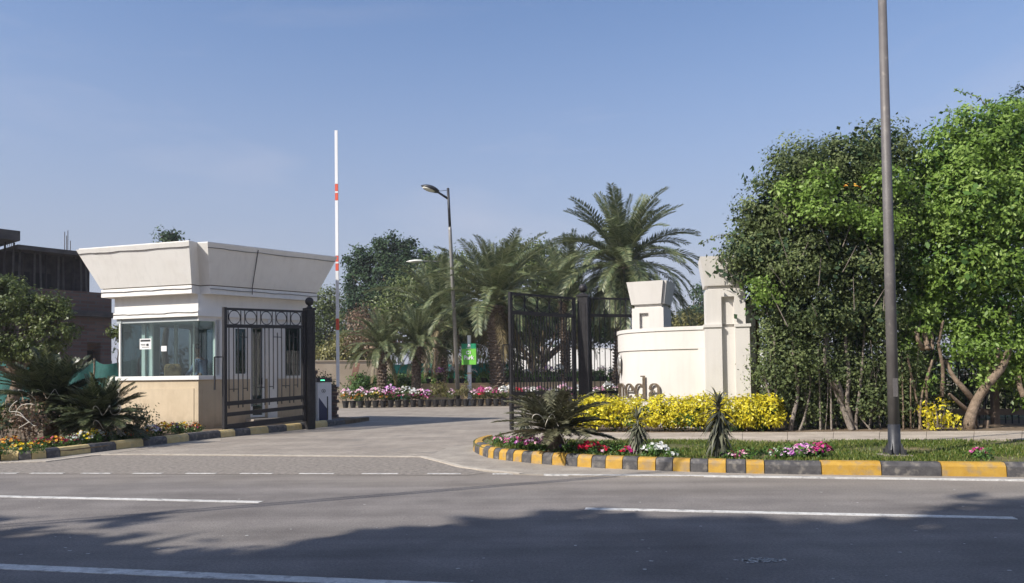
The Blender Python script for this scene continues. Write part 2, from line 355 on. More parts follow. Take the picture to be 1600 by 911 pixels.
def streaks(m, k):
    t = m.node_tree; p = t.nodes['Principled BSDF']; g = N(t, 'ShaderNodeNewGeometry'); src = p.inputs['Base Color'].links[0].from_socket
    mp_ = N(t, 'ShaderNodeMapping'); mp_.inputs['Scale'].default_value = (7, 7, .55); n1 = N(t, 'ShaderNodeTexNoise'); n1.inputs['Scale'].default_value = 1.3; n1.inputs['Detail'].default_value = 5
    t.links.new(g.outputs['Position'], mp_.inputs['Vector']); t.links.new(mp_.outputs[0], n1.inputs['Vector'])
    a = N(t, 'ShaderNodeMapRange'); a.inputs['From Min'].default_value = .48; a.inputs['From Max'].default_value = .72; a.inputs['To Min'].default_value = 1; a.inputs['To Max'].default_value = 1-k
    t.links.new(n1.outputs['Fac'], a.inputs['Value'])
    sx_ = N(t, 'ShaderNodeSeparateXYZ'); t.links.new(g.outputs['Position'], sx_.inputs[0])
    n2 = N(t, 'ShaderNodeTexNoise'); n2.inputs['Scale'].default_value = 5; t.links.new(g.outputs['Position'], n2.inputs['Vector'])
    ad = N(t, 'ShaderNodeMath', operation='MULTIPLY_ADD'); ad.inputs[1].default_value = -.5; t.links.new(n2.outputs['Fac'], ad.inputs[0]); t.links.new(sx_.outputs['Z'], ad.inputs[2])
    b = N(t, 'ShaderNodeMapRange'); b.inputs['From Min'].default_value = -.1; b.inputs['From Max'].default_value = .28; b.inputs['To Min'].default_value = .72; b.inputs['To Max'].default_value = 1
    t.links.new(ad.outputs[0], b.inputs['Value'])
    mu = N(t, 'ShaderNodeMath', operation='MULTIPLY'); t.links.new(a.outputs[0], mu.inputs[0]); t.links.new(b.outputs[0], mu.inputs[1])
    vm = N(t, 'ShaderNodeVectorMath', operation='SCALE'); t.links.new(src, vm.inputs[0]); t.links.new(mu.outputs[0], vm.inputs['Scale']); t.links.new(vm.outputs[0], p.inputs['Base Color'])
streaks(M['white'], .06); streaks(M['white2'], .06); streaks(M['beige'], .10)
pavermat(); roadmat(M['drive'], .7)
LF = {}
LF['bright'] = leafmat('bright_leaf', (.10, .17, .03), (.20, .32, .055), (.34, .46, .12), trans=.36)
LF['darkcl'] = leafmat('dark_climber_leaf', (.04, .062, .022), (.11, .145, .05), (.23, .275, .11), trans=.28, rough=.55, spec=.25)
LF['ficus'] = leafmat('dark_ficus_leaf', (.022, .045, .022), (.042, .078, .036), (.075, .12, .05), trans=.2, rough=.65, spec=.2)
LF['mid'] = leafmat('mid_green_leaf', (.055, .085, .022), (.11, .145, .04), (.17, .20, .06), trans=.25)
LF['olive'] = leafmat('olive_leaf', (.10, .10, .03), (.17, .16, .05), (.26, .24, .08), trans=.25)
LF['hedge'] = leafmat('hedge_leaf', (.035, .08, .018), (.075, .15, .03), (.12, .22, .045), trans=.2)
LF['yellow'] = leafmat('yellow_leaf', (.30, .30, .03), (.72, .62, .035), (.86, .77, .08), trans=.3, rough=.35)
LF['palm'] = leafmat('palm_leaf', (.075, .11, .05), (.14, .172, .076), (.25, .262, .13), trans=.22, rough=.45, spec=.45)
LF['palmdry'] = leafmat('dry_palm_leaf', (.12, .09, .045), (.21, .165, .08), (.29, .235, .12), trans=.2)
LF['sago'] = leafmat('sago_leaf', (.022, .035, .016), (.048, .066, .028), (.14, .15, .075), trans=.12, rough=.35, spec=.5)
LF['sagodusty'] = leafmat('dusty_sago_leaf', (.06, .062, .036), (.125, .125, .07), (.24, .23, .14), trans=.15)
LF['agave'] = leafmat('spiky_leaf', (.05, .055, .04), (.11, .115, .075), (.20, .20, .13), trans=.1, rough=.5)
LF['grass'] = leafmat('grass_blade', (.05, .085, .012), (.11, .17, .025), (.24, .24, .07), trans=.3)
LF['shrub'] = leafmat('shrub_leaf', (.05, .07, .03), (.10, .13, .05), (.22, .24, .10), trans=.2)
LF['drybush'] = leafmat('dry_bush', (.10, .06, .04), (.20, .13, .08), (.32, .24, .15), trans=.15)
def petal(n, a, b, c): LF[n] = leafmat('petal_'+n, a, b, c, trans=.25, rough=.6, spec=.2)
petal('pinkwhite', (.75, .35, .52), (.85, .62, .72), (.9, .86, .86)); petal('magenta', (.42, .02, .16), (.62, .05, .28), (.72, .18, .42))
petal('lilac', (.45, .12, .45), (.68, .30, .66), (.82, .60, .80)); petal('red', (.40, .005, .02), (.62, .01, .05), (.75, .05, .12))
petal('white', (.66, .68, .62), (.82, .82, .80), (.88, .88, .86)); petal('orange', (.55, .13, .015), (.75, .28, .03), (.82, .5, .08))
petal('yellowf', (.75, .42, .01), (.85, .62, .02), (.88, .75, .1)); petal('wine', (.10, .01, .03), (.25, .02, .06), (.4, .06, .12))
petal('purple', (.06, .03, .14), (.16, .09, .28), (.62, .55, .66)); petal('pink', (.70, .20, .40), (.82, .40, .55), (.88, .65, .72))

# ------------------------------------------------------------------ foliage
def npmesh(name, V, F, var, mats):
    me = bpy.data.meshes.new(name); nv = len(V); nf = len(F); k = F.shape[1]
    me.vertices.add(nv); me.vertices.foreach_set('co', V.astype(np.float32).ravel())
    me.loops.add(nf*k); me.loops.foreach_set('vertex_index', F.astype(np.int32).ravel())
    me.polygons.add(nf); me.polygons.foreach_set('loop_start', np.arange(0, nf*k, k, dtype=np.int32)); me.polygons.foreach_set('loop_total', np.full(nf, k, dtype=np.int32))
    a = me.attributes.new('var', 'FLOAT', 'POINT'); a.data.foreach_set('value', var.astype(np.float32))
    for m_ in mats: me.materials.append(m_)
    me.update(calc_edges=True); return me
def leaf_arrays(P, A, l, w, rng, fold=.15, Nn=None):
    """P base points, A unit axes, l, w arrays -> rhombic leaves"""
    n = len(P); rnd = rng.normal(size=(n, 3)); B = np.cross(A, rnd if Nn is None else Nn); B /= np.linalg.norm(B, axis=1)[:, None]+1e-9
    C = np.cross(A, B)
    l = np.broadcast_to(l, (n,))[:, None]; w = np.broadcast_to(w, (n,))[:, None]
    V = np.stack([P, P+A*l*.45+B*w*.5+C*l*fold*.5, P+A*l, P+A*l*.45-B*w*.5+C*l*fold*.5], 1).reshape(-1, 3)
    F = np.arange(n*4).reshape(n, 4); return V, F
def crown_pts(blobs, n, rng, clumps=None, sig=.35, shell=.55, lower=.0):
    b = np.array([x[:6] for x in blobs], float); wt = np.array([(x[6] if len(x) > 6 else 1)*(x[3]*x[4]+x[4]*x[5]+x[3]*x[5]) for x in blobs]); wt /= wt.sum()
    clumps = clumps or max(8, n//60)
    ci = rng.choice(len(b), clumps, p=wt); d = rng.normal(size=(clumps, 3)); d /= np.linalg.norm(d, axis=1)[:, None]
    rad = 1-shell*rng.random(clumps)**2.0
    cc = b[ci, :3]+d*b[ci, 3:6]*rad[:, None]
    k = rng.integers(0, clumps, n); s = sig*(.6+.8*rng.random(clumps))
    off = np.clip(rng.normal(size=(n, 3)), -2, 2)*s[k][:, None]*np.array([1, 1, .75])
    P = cc[k]+off; O = d[k]+off/(sig+1e-6)*.5; cv = rng.random(clumps)[k]
    return P, O, cv
def foliage(name, lm, parent, blobs, n, l=.1, w=.06, sig=.35, shell=.55, seed=1, clumps=None, zmin=None, droop=.2, kind='stuff', clip=None, loc=None):
    rng = np.random.default_rng(seed)
    P, O, cv = crown_pts(blobs, n, rng, clumps, sig, shell)
    if zmin is not None:
        k = P[:, 2] > zmin; P, O, cv = P[k], O[k], cv[k]
    if clip is not None:
        k = clip(P); P, O, cv = P[k], O[k], cv[k]
    m = len(P); Nn = O/(np.linalg.norm(O, axis=1)[:, None]+1e-9)+np.array([0, 0, .35])+rng.normal(size=(m, 3))*.5; Nn /= np.linalg.norm(Nn, axis=1)[:, None]
    A = rng.normal(size=(m, 3)); A[:, 2] -= droop*2; A -= Nn*(A*Nn).sum(1)[:, None]*.8; A /= np.linalg.norm(A, axis=1)[:, None]+1e-9
    ls = l*(.6+.7*rng.random(m)); V, F = leaf_arrays(P, A, ls, ls*w/l, rng, Nn=Nn)
    var = np.repeat(np.clip(cv*.55+rng.random(m)*.45, 0, 1), 4)
    o0 = gloc(parent) if parent is not None else Vector((0, 0, 0))
    V = V-np.array(o0)
    me = npmesh(name, V, F, var, [LF[lm]]); o = link(name, me, parent)
    if kind: o['kind'] = kind
    return o
def limb(mb, p, q, r0, r1, rng, wob=.08, seg=6, n=7):
    p = Vector(p); q = Vector(q); L_ = (q-p).length; pts = []; rs = []
    ph = [rng.uniform(0, 6.28) for _ in range(3)]
    for i in range(seg+1):
        t = i/seg; a = p.lerp(q, t)
        s = math.sin(math.pi*t)*wob*L_
        a += Vector((math.sin(t*5+ph[0]), math.sin(t*4+ph[1]), .3*math.sin(t*6+ph[2])))*s
        pts.append(a); rs.append(r0+(r1-r0)*t)
    mb.tube(pts, rs, n); return pts
def tree(name, base, label, cat, lm, blobs, n, l, w, trunk_r=.18, sig=.4, seed=1, group=None, bark='bark', shell=.55, limbs=7, fork=.35, clip=None, zmin=None, extra=None):
    """blobs in world coordinates"""
    root = empty(name, base, label, cat, group); rr = random.Random(seed)
    foliage('crown', lm, root, blobs, n, l, w, sig, shell, seed, clip=clip, zmin=zmin)
    mb = MB(); b = Vector(base); zs = [x[2] for x in blobs]; top = max(blobs, key=lambda x: x[2])
    c = sum((Vector(x[:3]) for x in blobs), Vector())/len(blobs)
    fk = Vector((b.x+(c.x-b.x)*.3, b.y+(c.y-b.y)*.3, b.z+(c.z-b.z)*fork*1.6))
    limb(mb, b-Vector((0, 0, .1)), fk, trunk_r*1.2, trunk_r*.8, rr, .04)
    for i in range(limbs):
        x = blobs[i % len(blobs)]
        q = Vector((x[0]+rr.uniform(-.5, .5)*x[3], x[1]+rr.uniform(-.5, .5)*x[4], x[2]+rr.uniform(-.3, .5)*x[5]))
        pts = limb(mb, fk, q, trunk_r*.55, trunk_r*.12, rr, .08)
        for k in (2, 3, 4):
            q2 = pts[k]+Vector((rr.uniform(-1, 1), rr.uniform(-1, 1), rr.uniform(0, 1)))*max(x[3], .4)*.7
            limb(mb, pts[k], q2, trunk_r*.2, trunk_r*.06, rr, .1, 3, 5)
    mb.build('trunk', M[bark], root, smooth=True)
    return root

# ==================================================================== THE SETTING
u = Vector((.981, -.193, 0)); nrm = Vector((.193, .981, 0))       # along the road / away from the camera
def ST(s, t, z=0): return Vector((u.x*s+nrm.x*t, u.y*s+nrm.y*t, z))
def sheet(name, poly, z, m, kind='structure', parent=None):
    mb = MB(); n_ = len(poly); mb.add([(p[0], p[1], z) for p in poly], [tuple(range(n_))])
    if z >= .008: mb.add([(p[0], p[1], zz) for zz in (z, -.011) for p in poly], [(i, (i+1) % n_, n_+(i+1) % n_, n_+i) for i in range(n_)])
    o = mb.build(name, m, parent); o['kind'] = kind
    if z >= .008: return o if o.data.polygons[0].normal.z > 0 else (o.data.polygons[0].flip(), o)[1]
    for p_ in o.data.polygons:
        if p_.normal.z < 0: p_.flip()
    return o
sheet('ground', [(-420, -90), (420, -90), (420, 520), (-420, 520)], -.012, M['ground'])
sheet('road', [ST(-200, -4), ST(200, -4), ST(200, 11.95), ST(-200, 11.95)], 0, M['asphalt'])
sheet('coarse_asphalt_strip', [G(-140, 740), G(-140, 720), G(0, 724), G(140, 711), G(400, 713), G(665, 715), G(760, 739), G(730, 743)], .004, M['rough_asphalt'])
sheet('driveway', [G(-40, 722), G(140, 709.5), G(400, 711.5), G(665, 714), G(720, 731), G(800, 741), (9, 24), (9, 36.2), (-26, 36.2), (-26, 22)], .008, M['drive'])
# gutter apron in front of the right kerb
kerbR_px = [(738, 703), (741, 708), (754, 714), (770, 718), (790, 720.5), (814, 723.3), (846, 726.5), (883, 729), (923, 732), (972, 734.5), (1023, 736.5), (1077, 738.6), (1193, 742)]
kerbR = [G(*p) for p in kerbR_px]
dk = (kerbR[-1]-kerbR[-2]).normalized(); dk = (dk*.3+u*.7).normalized()
kerbR += [kerbR[-1]+u*(i*2.0) for i in range(1, 16)]
nose = [G(757, 694), G(745, 697.5)]                                 # the kerb's return behind its nose
def resample(P, step):
    out = [P[0].copy()]; acc = 0
    for a, b in zip(P, P[1:]):
        L_ = (b-a).length; d = step-acc
        while d <= L_:
            out.append(a.lerp(b, d/L_)); d += step
        acc = (acc+L_) % step if L_ else acc
    return out
def smooth_path(P, it=2):
    for _ in range(it):
        Q = [P[0]]
        for a, b in zip(P, P[1:]): Q += [a.lerp(b, .25), a.lerp(b, .75)]
        P = Q+[P[-1]]
    return P
pathR = smooth_path(nose+kerbR, 2)
aprs = [G(757, 694), G(700, 700), G(668, 714), G(700, 726), G(760, 737.5), G(812, 742.2), G(960, 745.5)]
sheet('gutter_apron', aprs+[G(1100, 745.5), G(1250, 746.8), kerbR[-1]+nrm*-.45, kerbR[-1]+nrm*.1]+[p+nrm*.1 for p in kerbR[::-1][1:-1]], .013, M['concrete'])
sheet('gutter_apron', [G(-120, 726), G(0, 723.5), G(60, 723), G(150, 712.5), G(260, 698), G(345, 690), G(345, 684), G(140, 700), G(-120, 716)], .013, M['concrete'])
def strip(name, P, wd, z, m, label=None):
    mb = MB(); n = len(P); vs = []
    for i, p in enumerate(P):
        t = (P[min(i+1, n-1)]-P[max(i-1, 0)]).normalized(); s_ = Vector((-t.y, t.x, 0))*wd/2
        vs += [(p.x-s_.x, p.y-s_.y, z), (p.x+s_.x, p.y+s_.y, z)]
    m2 = len(vs); vs += [(v[0], v[1], -.0105) for v in vs]
    mb.add(vs, [(2*i, 2*i+2, 2*i+3, 2*i+1) for i in range(n-1)]+[(2*i, 2*i+2, m2+2*i+2, m2+2*i) for i in range(n-1)]+[(2*i+1, 2*i+3, m2+2*i+3, m2+2*i+1) for i in range(n-1)])
    o = mb.build(name, m); o['kind'] = 'structure'
    return o
def seg(p, q, n=12): return [p.lerp(q, i/n) for i in range(n+1)]
s_of = lambda p: p.x*u.x+p.y*u.y
def lane(x0, y0, x1, y1, wd, t): strip('lane_marking', seg(ST(s_of(G(x0, y0)), t), ST(s_of(G(x1, y1)), t)), wd, .005, M['line'])
lane(-150, 772, 410, 784, .12, 8.53); lane(915, 794, 1582, 808, .12, 8.56); lane(-300, 880, 640, 911, .15, 5.32); lane(640, 911, 1900, 960, .15, 5.32)
for a, b in ((-130, -85), (-60, -15), (0, 28), (48, 100), (128, 174), (208, 254), (291, 338), (376, 426), (468, 522), (566, 622), (668, 720), (770, 830)):
    p, q = G(a, 740+a*.001), G(b, 740+b*.001); strip('lane_marking', seg(p, q, 3), .07, .009, M['line'])
strip('edge_line', seg(G(850, 743), G(1080, 744.6), 6)+seg(G(1081, 744.6), ST(30, 11.42), 30), .09, .018, M['line'])
strip('mortar_edging', [G(a, b) for a, b in ((140, 711), (260, 711), (400, 712), (530, 713.5), (660, 714.5), (690, 722), (720, 730), (765, 736.5), (815, 741))], .11, .019, M['grout'])
strip('mortar_edging', [G(a, b) for a, b in ((-100, 726), (0, 724), (70, 722), (140, 713))], .12, .019, M['grout'])

def kerb(path, lens, wd, h, mats, label):
    """stones of the given lengths laid along the path: each one a part; chamfered top"""
    root = empty('kerb', path[0], kind='structure'); tag(root, label)
    fine = resample(path, .02); i = 0; k = 0; rr = random.Random(3)
    while i < len(fine)-3 and k < len(lens):
        j = min(i+int(lens[k]/.02), len(fine)-1); n = max(1, (j-i)//14); idx = [i+int((j-i)*q/n) for q in range(n+1)]
        mb = MB(); rings = []; dz = rr.uniform(-.006, .006)
        for q, a in enumerate(idx):
            p = fine[a]; t = (fine[min(a+2, len(fine)-1)]-fine[max(a-2, 0)]).normalized(); s_ = Vector((-t.y, t.x, 0))
            if q == 0: p = p+t*.006
            if q == len(idx)-1: p = p-t*.006
            prof = [(0, -.02), (.012, h*.72), (.05, h-.01), (.08, h), (wd-.02, h), (wd, h-.03), (wd, -.02)]
            rings.append([p+s_*a_+Vector((0, 0, z_+dz)) for a_, z_ in prof])
        m_ = len(rings[0]); vs = [v for r_ in rings for v in r_]
        fs = [(r_*m_+c, r_*m_+c+1, (r_+1)*m_+c+1, (r_+1)*m_+c) for r_ in range(len(rings)-1) for c in range(m_-1)]
        fs += [tuple(range(m_))[::-1], tuple(range((len(rings)-1)*m_, len(rings)*m_))]
        mb.add(vs, fs); mb.build('kerb_stone', mats[k % 2], root, smooth=False)
        i = j; k += 1
def lens_from_px(path, pxs):
    fine = resample(path, .02); xs = [PX(p)[0] for p in fine]; out = []; last = 0
    st = int(np.argmin(xs))
    for x in pxs:
        j = next((i for i in range(max(last, st), len(xs)) if xs[i] >= x), None)
        if j is None: break
        out.append((j-last)*.02+.001); last = j
    return out
bx = [741, 748, 754, 762, 770, 778, 790, 801, 814, 829, 846, 861, 883, 901, 923, 945, 972, 995, 1023, 1049, 1077, 1105, 1134, 1164, 1193, 1283, 1377, 1472, 1573]
kerb(pathR, lens_from_px(pathR, bx)+[.86]*20, .2, .2, [M['kyellow'], M['kblack']], 'black and yellow painted kerb curving round the right flower bed')
kerbL_px = [(-160, 728), (0, 721), (27, 720.5), (49, 719.5), (73, 717), (94, 714.5), (142, 708.5), (182, 703.5), (224, 698.5), (261, 694), (296, 690), (345, 684.5), (400, 679), (480, 670.5), (545, 663), (575, 658)]
pathL = smooth_path([G(*p) for p in kerbL_px], 1)
lL = lens_from_px(pathL, [0, 27, 49, 73, 94, 142, 182, 224, 261, 296, 345, 368, 392, 420, 448, 472, 492, 512, 540])
kerb(pathL, lL, .2, .19, [M['kblack'], M['kfaded']] if len(lL) % 2 else [M['kblack'], M['kfaded']], 'faded black and cream painted kerb along the left flower bed and booth')
# raised verges
verR = [p+Vector((.0, .08, 0)) for p in pathR]
side = [Vector((13, 60, 0)), Vector((4.5, 60, 0)), Vector((3.5, 25, 0)), Vector((2.1, 22.2, 0)), Vector((1.0, 18.5, 0)), G(772, 690, .17)]
zg = .17
mb = MB(); P = verR[3:]+[Vector((40, 12, 0)), Vector((40, 60, 0))]+side
mb.prism([(p.x, p.y) for p in P], -.01, zg); mb.build('verge', M['lawn'])['kind'] = 'structure'
backL = [Vector((-5.2, 25.5, 0)), Vector((-9, 29, 0)), Vector((-30, 30, 0)), Vector((-30, 19, 0))]
mb = MB(); P = [p+Vector((.02, .1, 0)) for p in pathL]+backL
mb.prism([(p.x, p.y) for p in P], -.01, .13); mb.build('flower_bed', M['soil'])['kind'] = 'structure'
# footpath of slabs on the right verge
pf = empty('footpath', G(780, 690, zg), kind='structure')
A0, A1 = G(782, 687, zg), G(1160, 690, zg); A2 = G(1750, 689, zg)
B0, B1 = G(800, 678.5, zg), G(1160, 677.7, zg); B2 = G(1750, 675, zg)
for (a, b, c, d, n) in ((A0, A1, B0, B1, 5), (A1, A2, B1, B2, 8)):
    for i in range(n):
        t0, t1 = i/n+.0006, (i+1)/n-.0006; q = [a.lerp(b, t0), a.lerp(b, t1), c.lerp(d, t1), c.lerp(d, t0)]
        mb = MB(); mb.prism([(p.x, p.y) for p in q], zg-.03, zg+.03+.003*(i % 3)); mb.build('paving_slab', M['path'], pf)
# bed of bare soil under the hedge and trees
sheet('planting_strip', [B0+Vector((.1, .05, 0)), B1, B2, Vector((22, 19.5, 0)), Vector((6, 20.0, 0)), Vector((2.4, 21.5, 0))], zg+.006, M['soil'])
# grass blades
def grass(name, poly_test, box, n, hgt, z, seed, kindlabel=None):
    rng = np.random.default_rng(seed); X = rng.uniform(box[0], box[1], n*2); Y = rng.uniform(box[2], box[3], n*2)
    k = poly_test(X, Y); X, Y = X[k][:n], Y[k][:n]; m = len(X)
    dens = np.sin(X*2.1+Y*1.3)+np.sin(X*.9-Y*3.1+1.0)+rng.normal(size=m)*.8
    k = dens > -.35; X, Y = X[k], Y[k]; m = len(X)
    P = np.stack([X, Y, np.full(m, z)], 1); A = rng.normal(size=(m, 3))*.45; A[:, 2] = 1; A /= np.linalg.norm(A, axis=1)[:, None]
    l = hgt*(.5+rng.random(m)); V, F = leaf_arrays(P, A, l, .012+.006*rng.random(m), rng, .05)
    me = npmesh(name, V, F, np.repeat(rng.random(m), 4), [LF['grass']]); o = link(name, me); tag(o, kind='stuff'); return o
kx = np.array([p.x for p in pathR[8:]]); ky = np.array([p.y for p in pathR[8:]])
fr = [A0, A1, A2]
def inlawn(X, Y):
    lo = np.interp(X, kx, ky)+.2; hi = np.interp(X, [p.x for p in fr], [p.y for p in fr])-.02
    return (Y > lo) & (Y < hi)
grass('grass', inlawn, (-.4, 9.6, 8.5, 16), 70000, .055, zg, 5)

# ==================================================================== RIGHT KERB SIDE: sign wall and pillars
K = .87
wall_px = [(1130, 20.7), (1105, 20.86), (1042, 21.3), (1001, 21.9), (978, 22.45), (968.5, 23.1), (967, 23.9), (972, 24.6)]
wp = [Vector((D(px, 560, Y*K).x, Y*K, 0)) for px, Y in wall_px]
wp = [wp[0]+Vector((.45, -.05, 0))]+wp
wp = smooth_path(wp, 3)
wt_ = D(1105, 509, 20.86*K).z
sw = empty('sign_wall', (wp[0].x, wp[0].y, zg), 'curved cream sign wall with bronze letters behind the yellow hedge', 'wall')
def ribbon(mb, path, o0, o1, z0, z1):
    """wall-like solid following the path, between offsets o0 (outer) and o1"""
    n = len(path); rings = []
    for i, p in enumerate(path):
        t = (path[min(i+1, n-1)]-path[max(i-1, 0)]).normalized(); s_ = Vector((t.y, -t.x, 0))
        rings.append([p-s_*o0+Vector((0, 0, z0)), p-s_*o0+Vector((0, 0, z1)), p-s_*o1+Vector((0, 0, z1)), p-s_*o1+Vector((0, 0, z0))])
    vs = [v for r_ in rings for v in r_]
    fs = [(r_*4+c, r_*4+(c+1) % 4, (r_+1)*4+(c+1) % 4, (r_+1)*4+c) for r_ in range(n-1) for c in range(4)]
    fs += [(3, 2, 1, 0), tuple(range((n-1)*4, n*4))]
    mb.add(vs, fs)
# the path runs right-to-left, so the front (camera) side is +s_ = negative offset here
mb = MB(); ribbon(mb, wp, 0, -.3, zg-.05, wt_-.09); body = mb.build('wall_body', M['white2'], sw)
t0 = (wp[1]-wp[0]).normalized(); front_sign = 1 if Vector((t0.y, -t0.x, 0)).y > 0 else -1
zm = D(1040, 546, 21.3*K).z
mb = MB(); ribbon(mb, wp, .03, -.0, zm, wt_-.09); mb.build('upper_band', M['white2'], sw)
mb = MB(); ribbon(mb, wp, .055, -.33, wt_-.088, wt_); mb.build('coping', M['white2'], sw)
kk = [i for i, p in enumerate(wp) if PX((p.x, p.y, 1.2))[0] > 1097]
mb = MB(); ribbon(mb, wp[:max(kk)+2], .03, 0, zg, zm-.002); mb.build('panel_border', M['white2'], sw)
cum = [0.0]
for a, b in zip(wp, wp[1:]): cum.append(cum[-1]+(b-a).length)
def wpt(s, z, off):
    s = max(0, min(s, cum[-1]-1e-3)); i = max(j for j in range(len(cum)-1) if cum[j] <= s)
    p = wp[i].lerp(wp[i+1], (s-cum[i])/(cum[i+1]-cum[i])); t = (wp[i+1]-wp[i]).normalized(); s_ = Vector((t.y, -t.x, 0))
    q = p-s_*off; return Vector((q.x, q.y, z))
def s_at(px): return next(c for c, p in zip(cum, wp) if PX((p.x, p.y, 1.1))[0] <= px)
def stroke(mb, pts, s0, z0, off=.05, dep=.035):
    """pts: (x to the right, y up, width). x grows to the right = decreasing s"""
    n = len(pts); vs = []
    for i, (x, y, wd) in enumerate(pts):
        a = pts[max(i-1, 0)]; b = pts[min(i+1, n-1)]; t = Vector((b[0]-a[0], b[1]-a[1])).normalized(); q = Vector((-t.y, t.x))*wd/2
        for sx, oo in ((1, off), (1, off+dep), (-1, off+dep), (-1, off)):
            vs.append(wpt(s0-(x+q.x*sx), z0+y+q.y*sx, oo))
    fs = [(i*4+c, i*4+(c+1) % 4, (i+1)*4+(c+1) % 4, (i+1)*4+c) for i in range(n-1) for c in range(4)]
    fs += [(3, 2, 1, 0), tuple(range((n-1)*4, n*4))]
    mb.add(vs, fs)
def arc(cx, cy, rx, ry, a0, a1, w0, w1, n=14):
    out = []
    for i in range(n+1):
        a = R(a0+(a1-a0)*i/n); f = abs(math.cos(a)); out.append((cx+rx*math.cos(a), cy+ry*math.sin(a), w0+(w1-w0)*f))
    return out
X = .37; S = .062; T = .03
def letter_m(mb, s, z):
    for x in (-.2, 0, .2): stroke(mb, [(x, 0, S), (x, X*.72 if x > -.1 else X, S)], s, z)
    for x in (-.1, .1): stroke(mb, arc(x, X*.66, .1, X*.31, 180, 0, T, S*.9), s, z, .0505)
    stroke(mb, [(-.25, X-.012, .024), (-.2, X-.012, .024)], s, z, .051)
    for x in (-.2, 0, .2): stroke(mb, [(x-.055, .012, .024), (x+.055, .012, .024)], s, z, .051)
def letter_e(mb, s, z):
    stroke(mb, arc(0, X/2, .13, X/2-.015, 5, 315, T, S, 24), s, z); stroke(mb, [(-.11, X*.5, .026), (.135, X*.5, .026)], s, z, .0505)
def letter_d(mb, s, z):
    stroke(mb, arc(-.02, X/2, .125, X/2-.015, 30, 330, T, S, 22), s, z); stroke(mb, [(.12, 0, S), (.12, X*1.52, S)], s, z, .0505)
    stroke(mb, [(.03, X*1.52-.015, .03), (.12, X*1.52-.015, .03)], s, z, .051); stroke(mb, [(.1, .012, .024), (.19, .012, .024)], s, z, .051)
def letter_a(mb, s, z):
    stroke(mb, [(-.12, X*.62, S*1.0)]+arc(-.0, X*.66, .115, X*.31, 170, 0, T, S, 14)+[(.115, X*.3, S), (.115, .03, S), (.17, .012, T)], s, z)
    stroke(mb, arc(-.015, X*.26, .11, X*.235, 75, 350, T, S, 18), s, z, .0505)
    stroke(mb, [(-.12, X*.62, .05), (-.095, X*.56, .03)], s, z, .051)
sa = s_at(1029); zb = D(1029, 599.5, 18.3).z-X
for k, (f, ds) in enumerate(((letter_a, 0), (letter_d, .42), (letter_e, .80), (letter_m, 1.27))):
    mb = MB(); f(mb, sa+ds, zb); mb.build('letter', M['letters'], sw, label='bronze letter '+'adem'[k])
# bronze ornament above the letters: a spray of rounded lobes
mb = MB(); se = s_at(975)+.18
for (x, y, r_, h_) in ((0, .16, .07, .17), (-.09, .12, .06, .14), (.09, .10, .06, .13), (-.05, -.02, .07, .13), (.07, -.04, .065, .12), (0, -.14, .06, .1)):
    vs = []; 
    for i in range(10):
        a = 2*math.pi*i/10; vs.append((x+r_*math.cos(a), y+h_*math.sin(a)*(1.15 if math.sin(a) > .8 else 1)))
    ring1 = [wpt(se-p, 1.66+q, .05) for p, q in vs]; ring2 = [wpt(se-p*.99, 1.66+q, .075) for p, q in vs]
    c_ = wpt(se-x, 1.66+y, .10)
    mb.add(ring1+ring2+[c_], [(i, (i+1) % 10, 10+(i+1) % 10, 10+i) for i in range(10)]+[(10+i, 10+(i+1) % 10, 20) for i in range(10)])
stroke(mb, [(0, -.3, .015), (0, .1, .03)], se, 1.66, .05, .02)
mb.build('ornament', M['emblem'], sw, smooth=True, label='grey metal ornament of rounded leaves')

def lp(cx, cy, rz, x, y):
    c, s = math.cos(rz), math.sin(rz); return (cx+x*c-y*s, cy+x*s+y*c)
def nsq(cx, cy, w_, d_, rz, notch=0, corner='R'):
    """rectangle in plan (front = -y) with a square notch at the front right or left corner"""
    a, b = w_/2, d_/2
    if notch and corner == 'R': P = [(-a, -b), (a-notch, -b), (a-notch, -b+notch), (a, -b+notch), (a, b), (-a, b)]
    elif notch: P = [(-a+notch, -b), (a, -b), (a, b), (-a, b), (-a, -b+notch), (-a+notch, -b+notch)]
    else: P = [(-a, -b), (a, -b), (a, b), (-a, b)]
    return [lp(cx, cy, rz, x, y) for x, y in P]
# tall pillar
rzp = R(-11)
c0 = D(1137, 560, 17.75); cx, cy = c0.x+nrm.x*.5, c0.y+nrm.y*.5
tp = empty('gate_pillar', (cx, cy, zg), 'tall cream pillar with flared cap at the right end of the sign wall', 'pillar')
def pillar_shaft(root, name, cx, cy, w_, d_, rz, z0, z1, rec_w, rec_top, rec_d, matr, recoff=0, side=False):
    mb = MB(); a = w_/2; b = d_/2
    def bx(x0, x1, y0, y1, za, zb): mb.prism([lp(cx, cy, rz, x, y) for x, y in ((x0, y0), (x1, y0), (x1, y1), (x0, y1))], za, zb)
    bx(-a, recoff-rec_w/2, -b, b-.001, z0, z1); bx(recoff+rec_w/2, a, -b, b-.001, z0, z1)
    bx(recoff-rec_w/2+.0005, recoff+rec_w/2-.0005, -b+rec_d, b-.004, z0, z1-.001)
    if rec_top < z1: bx(recoff-rec_w/2+.0005, recoff+rec_w/2-.0005, -b+.0005, -b+rec_d, rec_top, z1-.001)
    return mb.build(name, matr, root)
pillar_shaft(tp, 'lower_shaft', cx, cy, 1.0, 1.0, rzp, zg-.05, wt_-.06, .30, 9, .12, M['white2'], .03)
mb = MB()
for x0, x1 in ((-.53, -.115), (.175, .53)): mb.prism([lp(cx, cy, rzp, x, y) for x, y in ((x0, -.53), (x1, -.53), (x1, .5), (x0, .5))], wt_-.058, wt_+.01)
mb.build('moulding', M['white2'], tp)
